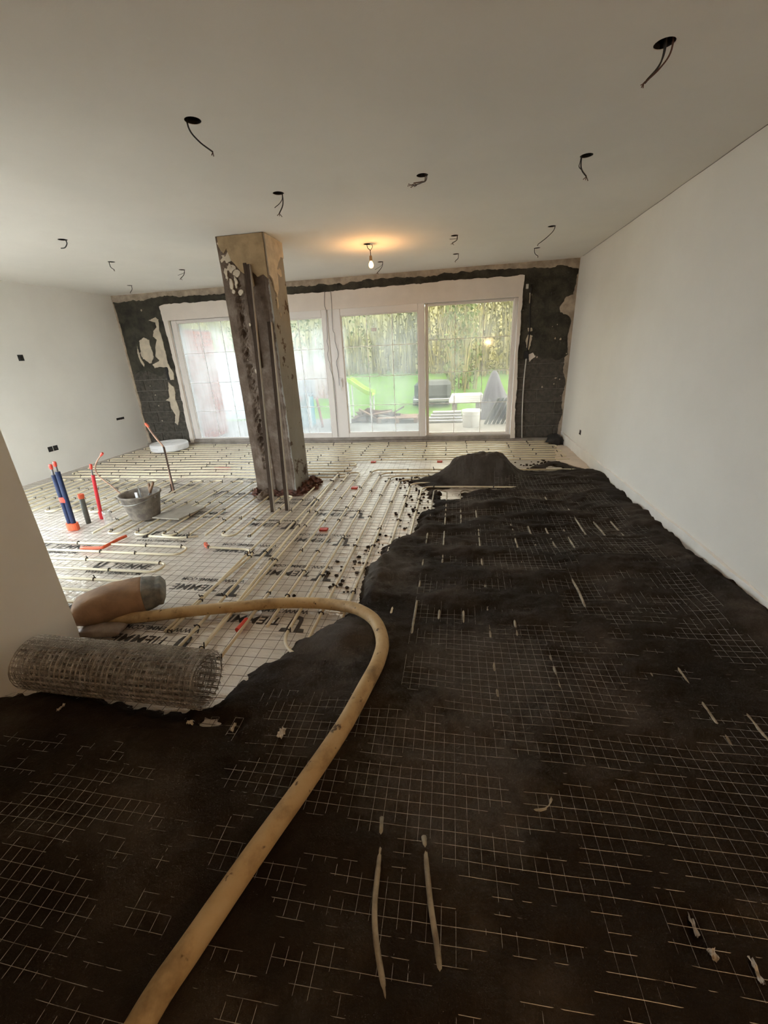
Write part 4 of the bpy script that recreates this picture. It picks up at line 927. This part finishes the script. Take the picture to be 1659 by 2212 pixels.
# lit bulb on its cable
def bulb_lamp():
    x, y = BULB; e = empty('pendant_bulb', (x, y, H)); tag(e, 'lit bare bulb hanging from the ceiling by a cable', 'light bulb')
    MB().lathe([(HR-0.002, 0.002), (HR-0.002, 0.080), (0.001, 0.080), (0.001, 0.083), (HR-0.0005, 0.083), (HR-0.0005, 0.002)], (x-0.02, y, H), 20).build('recess_shade_cup', 'black_void', e)  # same black lining standing in for shade in the hole
    MB().tube(cr([(x-0.025, y, H+0.07), (x-0.02, y, H-0.02), (x-0.005, y, H-0.045), (x+0.010, y, H-0.06), (x+0.012, y, H-0.11)], 6), 0.004, 6).build('cable', 'cable_black', e, smooth=True)
    MB().tube(cr([(x+0.03, y, H-0.004), (x+0.035, y, H-0.03), (x+0.012, y, H-0.06)], 6), 0.003, 6).build('loop_cable', 'cable_black', e, smooth=True)
    so = MB().lathe([(0.001, 0.05), (0.012, 0.048), (0.015, 0.03), (0.015, 0.0), (0.001, 0.0)], (x+0.012, y, H-0.155), 14).build('socket', 'tan', e)
    MB().lathe([(0.008, 0.0), (0.013, -0.008), (0.024, -0.028), (0.0265, -0.043), (0.021, -0.060), (0.010, -0.068), (0.0005, -0.070)], (x+0.012, y, H-0.153), 18).build('glass_bulb', 'glow', so, smooth=True)
    ld = bpy.data.lights.new('bulb_light', 'POINT'); ld.energy = 4.5; ld.color = (1.0, 0.50, 0.17); ld.shadow_soft_size = 0.027
    lo = bpy.data.objects.new('bulb_light', ld); lo.location = (x+0.012, y, H-0.15-0.10); C.objects.link(lo); lo.parent = e; lo.matrix_parent_inverse = Matrix.Translation((-x, -y, -H))
bulb_lamp()
# work lamp on a stand behind the viewer (mirrored in the far pane)
def work_lamp():
    x, y, z = 1.05, -1.55, 1.54; e = empty('work_lamp', (x, y, 0.048)); tag(e, 'warm work lamp on a tripod stand behind the viewer', 'work lamp')
    MB().tube([(x, y, 0.35), (x, y, z-0.08)], 0.014, 10).build('pole', 'galv', e)
    for k in range(3):
        a = k*2.094+0.5; MB().tube([(x, y, 0.45), (x+0.38*math.cos(a), y+0.38*math.sin(a), 0.058)], 0.010, 8).build('leg', 'galv', e)
    MB().bevbox(x-0.11, x+0.11, y-0.09, y-0.005, z-0.08, z+0.08, 0.01).build('housing', 'cable_black', e)
    MB().box(x-0.09, x+0.09, y-0.006, y-0.002, z-0.06, z+0.06).build('lamp_glass', 'worklight', e)
    ld = bpy.data.lights.new('work_light', 'AREA'); ld.shape = 'RECTANGLE'; ld.size = 0.18; ld.size_y = 0.12; ld.energy = 12; ld.color = (1.0, 0.66, 0.42)
    lo = bpy.data.objects.new('work_light', ld); lo.matrix_world = Matrix.Translation((x, y+0.004, z)) @ Matrix.Rotation(math.radians(90+62), 4, 'X'); C.objects.link(lo)
    mw = lo.matrix_world.copy(); lo.parent = e; lo.matrix_parent_inverse = Matrix.Translation((-x, -y, -0.048)); lo.matrix_basis = mw
work_lamp()

# ================================================================== WALL DETAILS
def socket(label, pos, side, w, h_, n=1):
    # open back boxes drawn as dark plates on the plaster: side -1 = pale wall, +1 = long wall
    x, y, z = pos; e = empty('socket_box', pos); tag(e, label, 'socket box')
    for k in range(n):
        yy = y+(k-(n-1)/2)*(w+0.012)
        a, b = (x-0.0, x+0.004) if side < 0 else (x-0.004, x)
        for (y0, y1, z0, z1) in ((yy-w/2, yy-w/2+0.004, z-h_/2, z+h_/2), (yy+w/2-0.004, yy+w/2, z-h_/2, z+h_/2), (yy-w/2, yy+w/2, z-h_/2, z-h_/2+0.004), (yy-w/2, yy+w/2, z+h_/2-0.004, z+h_/2)):
            MB().box(a, b, y0, y1, z0, z1).build('rim', 'black_void', e)
        MB().box(a, (a+b)/2, yy-w/2, yy+w/2, z-h_/2, z+h_/2).build('dark_plate', 'black_void', e)
        MB().tube([((a+b)/2, yy-0.01, z), ((a+b)/2+(-side)*0.012, yy, z-0.01), ((a+b)/2+(-side)*0.010, yy+0.01, z-0.02)], 0.003, 5).build('wire', 'cable_brown', e)
socket('open socket box high on the pale wall', (XL, 4.93, 1.587), -1, 0.075, 0.075)
socket('double open socket box low on the pale wall', (XL, 4.94, 0.373), -1, 0.07, 0.07, 2)
socket('small slot opening on the pale wall near the block pier', (XL, 6.30, 0.579), -1, 0.17, 0.035)
socket('small open socket box low on the long wall', (XR, 5.80, 0.323), 1, 0.06, 0.06)
# conduit and box on the right pier
e = empty('wall_conduit', (1.05, D-0.02, 0.1)); tag(e, 'thin pale conduit running up the block pier', 'conduit')
MB().tube(cr([(1.057, D-0.018, 0.05), (1.03, D-0.02, 0.5), (1.022, D-0.02, 0.9), (1.03, D-0.022, 1.2), (1.04, D-0.018, 1.30)], 6), 0.009, 8).build('tube', 'conduit', e, smooth=True)
MB().bevbox(0.995, 1.06, D-0.045, D-0.008, 1.24, 1.345, 0.005).build('junction_box', 'black_void', e)
MB().tube(cr([(1.035, D-0.02, 1.33), (1.05, D-0.02, 1.6), (1.035, D-0.02, 1.9), (1.03, D-0.02, 2.22)], 5), 0.010, 6).build('cable', 'black_void', e, smooth=True)
MB().bevbox(0.955, 0.99, D-0.025, D-0.008, 2.17, 2.23, 0.003).build('clip', 'conduit', e)
# two cables hanging down the meeting doors
for lab, P in (('dark cable hanging along the door joint down to the floor', [(-1.981, 2.33), (-2.003, 2.138), (-1.985, 2.058), (-2.0, 1.71), (-2.014, 1.628), (-2.003, 1.526), (-2.024, 1.423), (-1.996, 1.279), (-2.001, 1.222), (-1.963, 1.075), (-1.955, 0.926), (-1.962, 0.5), (-1.967, 0.12)]),
               ('shorter dark cable hanging beside the door handle', [(-1.886, 2.33), (-1.888, 2.131), (-1.904, 1.805), (-1.88, 1.731), (-1.881, 1.612), (-1.846, 1.425), (-1.888, 1.313), (-1.872, 1.14), (-1.873, 0.953)])):
    tag(MB().tube(cr([(x, D-0.046, z) for x, z in P], 4), 0.0036, 6).build('hanging_cable', 'cable_grey', smooth=True), lab, 'cable', 'cables hanging in front of the doors')

# ================================================================== OUTSIDE
M['terrace'] = mat('pale_terrace', (0.180, 0.165, 0.155), 0.9, col2=(0.135, 0.120, 0.107), vscale=2.5, bump=0.3)
M['lawn'] = mat('lawn', (0.085, 0.19, 0.006), 0.9, col2=(0.055, 0.125, 0.006), vscale=4, bump=0.8, bscale=30)
M['bank'] = mat('scrub_bank', (0.19, 0.165, 0.055), 0.95, col2=(0.11, 0.10, 0.035), vscale=3, bump=0.9, bscale=12)
M['leafo'] = mat('olive_leaf', (0.215, 0.185, 0.045), 0.7, var=0.45, vscale=2)
M['leafg'] = mat('green_leaf', (0.11, 0.15, 0.030), 0.7, var=0.4, vscale=5)
M['cane'] = mat('pale_cane', (0.27, 0.23, 0.09), 0.7, var=0.5, vscale=3)
M['brick'] = mat('red_brick', (0.42, 0.13, 0.085), 0.9, var=0.3, vscale=12)
M['whitewall'] = mat('white_render', (0.50, 0.53, 0.56), 0.85, var=0.08)
M['lime'] = mat('lime_plastic', (0.36, 0.62, 0.03), 0.4)
M['teal'] = mat('teal_plastic', (0.03, 0.26, 0.33), 0.5)
M['lav'] = mat('lavender_slat', (0.210, 0.210, 0.260), 0.6)
M['redplastic'] = mat('red_plastic', (0.300, 0.030, 0.015), 0.4)
M['whiteplastic'] = mat('white_plastic', (0.78, 0.78, 0.78), 0.4)
M['oldwood'] = mat('weathered_wood', (0.30, 0.18, 0.12), 0.85, var=0.4, vscale=12)
M['greytarp'] = mat('grey_tarp', (0.045, 0.05, 0.052), 0.6, bump=0.4, bscale=8)
M['purpletarp'] = mat('dark_violet_tarp', (0.045, 0.038, 0.060), 0.5, bump=0.4, bscale=8)
M['shiny'] = mat('shiny_dark_film', (0.035, 0.045, 0.06), 0.18, spec=0.8)
M['alu'] = mat('scaffold_alu', (0.45, 0.45, 0.46), 0.35, metal=0.8)
M['fence'] = mat('reddish_fence', (0.30, 0.12, 0.075), 0.85, var=0.3, vscale=6)
gr = MB(); xs = np.linspace(-22, 16, 60); yz = [(7.19, -0.10), (8, -0.10), (10.2, -0.10)]
struct(MB().box(-40, 40, 7.19, 10.2, -0.3, -0.10).box(-40, XL-0.25, -30, 7.19, -0.3, -0.10).box(XR+0.25, 40, -30, 7.19, -0.3, -0.10).box(XL-0.25, XR+0.25, -30, YB-0.25, -0.3, -0.10).box(XL-0.25, XS-0.28, YB-0.25, YS-0.25, -0.3, -0.10).build('ground', 'terrace'), 'pale terrace paving outside the doors', 'ground')
def slope(name, m_, prof, seed, amp, label, cat):
    mb = MB(); nx = 90
    for (y, z) in prof:
        for i in range(nx+1):
            x = -24+42*i/nx; mb.v.append((x, y, z+amp*mnoise.fractal(Vector((x*0.5, y*0.5, seed)), 1, 2, 3)*min(1, (y-10.1)/1.5)))
    for k in range(len(prof)-1):
        for i in range(nx): mb.f.append((k*(nx+1)+i, k*(nx+1)+i+1, (k+1)*(nx+1)+i+1, (k+1)*(nx+1)+i))
    return struct(mb.build(name, m_, smooth=True), label, cat)
slope('lawn', 'lawn', [(10.2, -0.12), (11, 0.02), (12, 0.17), (13, 0.32), (14, 0.46), (15, 0.6), (16, 0.7)], 1, 0.08, 'bright green lawn rising behind the terrace', 'lawn')
slope('hill', 'bank', [(15.6, 0.55), (17, 1.0), (19, 1.9), (22, 3.0), (26, 3.6), (32, 3.8)], 5, 0.35, 'scrubby bank at the end of the garden', 'bank')
def shrub(name, label, x, y, z, w, h_, n, leaf, canes, seed, group):
    rnd = random.Random(seed); e = empty(name, (x, y, z)); tag(e, label, 'shrub', group)
    mb = MB()
    for i in range(n):
        t = rnd.random(); rr = math.sqrt(rnd.random()); a = rnd.random()*6.283
        px, py, pz = x+w*rr*math.cos(a)*(0.6+0.4*math.sin(t*3.1)), y+w*0.6*rr*math.sin(a), z+h_*(0.05+0.95*t)
        l = rnd.uniform(0.06, 0.16); d = Vector((rnd.gauss(0, 0.5), rnd.gauss(0, 0.5), rnd.gauss(0.1, 0.8))).normalized(); s_ = d.orthogonal().normalized()*l*0.28
        s_ = Matrix.Rotation(rnd.random()*6.28, 3, d) @ s_; p = Vector((px, py, pz))
        mb.add([p, p+d*l*0.5+s_, p+d*l, p+d*l*0.5-s_], [(0, 1, 2, 3)])
    mb.build('foliage', leaf, e, kind='stuff')
    mb = MB()
    for i in range(canes):
        a = rnd.random()*6.283; rr = math.sqrt(rnd.random())*w*0.8; px, py = x+rr*math.cos(a), y+0.5*rr*math.sin(a); hh = h_*rnd.uniform(0.6, 1.05); lx = rnd.gauss(0, 0.12)*hh
        mb.tube([(px, py, z-0.1), (px+lx*0.4, py, z+hh*0.5), (px+lx, py+0.05, z+hh)], 0.02, 5, radii=[0.028, 0.022, 0.010])
    mb.build('stems', 'cane', e, kind='stuff')
SH = [('olive_hedge', 'dense olive hedge clump at the far end by the long wall side', 2.6, 15.2, 0.5, 1.5, 3.6, 2600, 'leafo', 40, 1),
      ('olive_hedge', 'dense olive hedge clump behind the violet tarp', 0.9, 14.6, 0.45, 1.3, 3.7, 2800, 'leafo', 40, 2),
      ('olive_hedge', 'olive hedge clump behind the grey covered trailer', -0.6, 15.3, 0.5, 1.2, 3.4, 2000, 'leafo', 46, 3),
      ('cane_thicket', 'pale cane thicket behind the bright lawn', -2.1, 15.6, 0.55, 1.3, 2.5, 700, 'leafo', 70, 4),
      ('cane_thicket', 'pale cane thicket next to the reddish fence', -3.9, 15.9, 0.6, 1.3, 2.2, 500, 'leafg', 60, 5),
      ('cane_thicket', 'thin thicket above the white garden wall', -8.3, 16.0, 0.6, 1.8, 2.0, 500, 'leafg', 40, 6),
      ('olive_hedge', 'hedge clump hidden partly behind the column', -6.0, 16.2, 0.6, 1.5, 2.2, 700, 'leafg', 40, 8),
      ('young_tree', 'small leafy tree in front of the olive hedge', 0.15, 12.6, 0.2, 0.6, 2.6, 700, 'leafg', 14, 7)]
for a in SH: shrub(*a, 'garden shrubs outside')
# neighbouring brick pier and sloping white wall
e = empty('brick_garden_wall', (-5.1, 7.8, -0.1)); tag(e, 'red brick return wall just outside the pale pane', 'brick wall')
MB().box(-5.20, -5.015, 7.25, 8.55, -0.1, 2.0).build('core', 'mortar', e)
z = -0.09; r = 0
while z < 1.95:
    y = 7.25+(0.11 if r % 2 else 0)
    while y < 8.5:
        MB().box(-5.02, -4.998, y, min(8.55, y+0.205), z, z+0.062).build('brick', 'brick', e); y += 0.215
    z += 0.074; r += 1
tag(MB().prism([(-12.0, -0.1), (-5.2, -0.1), (-5.2, 1.50), (-6.3, 1.62), (-9.5, 2.05), (-12, 2.05)], lambda u, v, d: (u, d, v), 10.4, 10.6).build('white_garden_wall', 'whitewall'), 'white rendered garden wall with a sloping top', 'garden wall')
# reddish fence boards
e = empty('board_fence', (-4.3, 12.2, 0)); tag(e, 'reddish board fence behind the playhouse', 'fence')
for k in range(14): x = -5.3+k*0.145; MB().bevbox(x, x+0.135, 12.2, 12.225, 0.1, 1.12+0.01*(k % 3), 0.004).build('board', 'fence', e)
for zz in (0.35, 0.95): MB().box(-5.3, -3.27, 12.225, 12.26, zz, zz+0.06).build('rail', 'oldwood', e)
# playhouse
e = empty('playhouse', (-3.35, 9.0, -0.1)); tag(e, 'small toy playhouse with lavender slatted roof and teal side', 'playhouse')
MB().bevbox(-3.62, -3.20, 8.9, 9.3, -0.08, 0.62, 0.01).build('wall_panel', 'teal', e)
for x in (-3.64, -3.21): MB().bevbox(x, x+0.05, 8.86, 8.92, -0.1, 0.64, 0.006).build('corner_post', 'whiteplastic', e)
for k in range(6): MB().bevbox(-3.72+0.012*k, -2.98-0.012*k, 8.80+0.035*k, 8.84+0.035*k, 0.60+0.055*k, 0.65+0.055*k, 0.006).build('roof_slat', 'lav', e)
vs, fs = lump((-3.36, 8.82, 0.55), 0.07, 0.06, 0.07, 2, 0.05, 2); MB().add(vs, fs).build('red_knob', 'redplastic', e, smooth=True)
tag(MB().tube(cr([(-2.95, 9.0, -0.1), (-2.99, 9.0, 0.25), (-3.03, 9.0, 0.55)], 4), 0.03, 8).build('red_pole', 'brick', smooth=True), 'leaning reddish pole beside the playhouse', 'pole')
# lime slide
sl = MB(); path = [(-2.42, 9.6, 0.86), (-2.20, 9.6, 0.70), (-2.02, 9.6, 0.58), (-1.85, 9.6, 0.52)]
for p in cr(path, 5):
    for (dy, dz) in ((-0.2, 0.08), (-0.19, 0), (0.19, 0), (0.2, 0.08), (0.22, 0.08), (0.21, -0.02), (-0.21, -0.02), (-0.22, 0.08)): sl.v.append((p[0], p[1]+dy, p[2]+dz))
n = len(sl.v)//8
for i in range(n-1):
    for j in range(8): sl.f.append((i*8+j, i*8+(j+1) % 8, i*8+8+(j+1) % 8, i*8+8+j))
e = empty('lime_slide', (-2.2, 9.6, -0.1)); tag(e, 'lime green plastic slide by the lawn edge', 'slide'); sl.build('chute', 'lime', e)
for (x, zt) in ((-2.40, 0.84), (-1.90, 0.52)):
    for yy in (9.42, 9.78): MB().tube([(x, yy, -0.1), (x, yy, zt)], 0.018, 8).build('leg', 'whiteplastic', e)
# rubble and boards
for i, (x, y, rz, l, m_, lab) in enumerate([(-2.25, 9.55, 0.3, 0.5, 'brickred', 'broken reddish plank tilted on the terrace heap'), (-2.0, 9.5, -0.5, 0.45, 'oldwood', 'weathered plank crossing the terrace heap'), (-1.75, 9.55, 0.15, 0.6, 'oldwood', 'longest weathered plank on the terrace heap'), (-1.55, 9.5, -0.2, 0.4, 'board', 'pale square board on the terrace heap'), (-1.35, 9.55, 0.5, 0.45, 'brickred', 'dark reddish plank at the end of the heap')]):
    c, s_ = math.cos(rz), math.sin(rz); b = MB().bevbox(-l/2, l/2, -0.06, 0.06, 0, 0.035, 0.004)
    b.v = [(x+p[0]*c, y+p[1], -0.06+0.05*i % 0.12+abs(s_)*0.2+p[0]*s_+p[2]) for p in b.v]
    tag(b.build('old_plank', m_), lab, 'plank', 'old planks on the terrace')
vs, fs = lump((-1.85, 9.7, -0.05), 0.6, 0.22, 0.2, 8, 0.6, 3, 6); tag(MB().add(vs, fs).build('rubble_heap', 'brickred', kind='stuff'), 'low brick rubble heap on the terrace', 'rubble', kind='stuff')
e = empty('wooden_pallet', (-1.35, 9.45, -0.1)); tag(e, 'weathered wooden pallet lying beyond the terrace', 'pallet')
for k in range(5): MB().bevbox(-1.75, -0.85, 9.30+k*0.12, 9.39+k*0.12, 0.0, 0.022, 0.003).build('slat', 'oldwood', e)
for x in (-1.75, -1.33, -0.92): MB().bevbox(x, x+0.08, 9.30, 9.87, -0.1, 0.0, 0.004).build('bearer', 'oldwood', e)
for i in range(4):
    x0, z0 = -0.62+0.04*i, -0.09+0.055*i
    tag(MB().bevbox(x0, x0+0.78-0.05*i, 9.25+0.05*i, 9.40+0.05*i, z0, z0+0.05, 0.008).build('metal_beam', 'alu'), ['lowest metal beam of the terrace stack', 'second metal beam from below in the terrace stack', 'third metal beam from below in the terrace stack', 'topmost metal beam of the terrace stack'][i], 'beam', 'metal beams stacked outside')
e = empty('white_bucket', (0.325, 8.75, -0.1)); tag(e, 'white plastic bucket on the terrace', 'bucket')
MB().lathe([(0.001, 0.0), (0.16, 0.0), (0.185, 0.30), (0.195, 0.31), (0.195, 0.34), (0.18, 0.34), (0.155, 0.02), (0.001, 0.02)], (0.325, 8.75, -0.1), 28).build('shell', 'whiteplastic', e, smooth=True)
MB().tube([(0.325+0.19*math.cos(t), 8.75+0.19*math.sin(t), 0.20-0.06*math.sin(t-3.14)) for t in np.linspace(3.2, 6.2, 12)], 0.004, 5).build('bail_handle', 'alu', e)
e = empty('white_board_stack', (0.15, 10.3, 0)); tag(e, 'white boards stacked on blocks behind the bucket', 'board stack')
for k in range(4): MB().bevbox(-0.15+0.02*k, 0.65-0.01*k, 10.0, 10.5, 0.22+0.045*k, 0.262+0.045*k, 0.004).build('board', 'whiteplastic', e)
for x in (-0.08, 0.48): MB().bevbox(x, x+0.12, 10.1, 10.4, -0.12, 0.22, 0.008).build('block', 'board', e)
# tarp and film-wrapped bundles
tp = MB(); nr, nt = 16, 40
for i in range(nr+1):
    f = i/nr; z = 0.93-1.02*f
    for j in range(nt):
        th = 2*math.pi*j/nt; r = 0.03+0.36*f**0.75*(1+0.10*f*math.sin(th*7+1)+0.07*f*math.sin(th*13+2)+0.18*mnoise.noise(Vector((math.cos(th), math.sin(th), f*2))))
        tp.v.append((0.88+r*math.cos(th)-0.05*(1-f), 9.75+0.8*r*math.sin(th), z))
for i in range(nr):
    for j in range(nt): tp.f.append((i*nt+j, i*nt+(j+1) % nt, (i+1)*nt+(j+1) % nt, (i+1)*nt+j))
tp.f.append(tuple(range(nt)))
tag(tp.build('violet_tarp_heap', 'purpletarp', smooth=True), 'peaked dark violet tarp over a heap outside', 'tarp')
for i in range(6):
    x = 0.62+0.085*i; b = MB().bevbox(-0.028, 0.028, -0.04, 0.04, 0, 0.62, 0.012); k = 0.42
    b.v = [(x+p[0]+p[2]*k, 8.95+p[1]+0.02*(i % 2), -0.09+p[2]*0.86) for p in b.v]
    tag(b.build('wrapped_bundle', 'shiny' if i % 2 else 'blackfilm'), ['first film-wrapped bundle next to the white bucket', 'second leaning bundle from the white bucket', 'third leaning bundle from the white bucket', 'fourth leaning bundle from the white bucket', 'fifth leaning bundle from the white bucket', 'last leaning bundle, farthest from the white bucket'][i], 'bundle', 'bundles leaning outside')
e = empty('covered_trailer', (-0.6, 11.2, 0)); tag(e, 'grey covered trailer parked on the lawn', 'trailer')
MB().bevbox(-1.05, -0.12, 10.9, 11.7, 0.22, 0.66, 0.09).build('cover', 'greytarp', e); MB().bevbox(-1.08, -0.09, 10.88, 11.72, 0.17, 0.24, 0.01).build('chassis', 'alu', e)
for x in (-1.06, -0.2): 
    t = MB().lathe([(0.06, -0.05), (0.15, -0.05), (0.17, 0), (0.15, 0.05), (0.06, 0.05)], (0, 0, 0), 20, close=True); t.v = [(x+p[2], 11.3+p[1], 0.12+p[0]) for p in t.v]; t.build('wheel', 'cable_black', e)
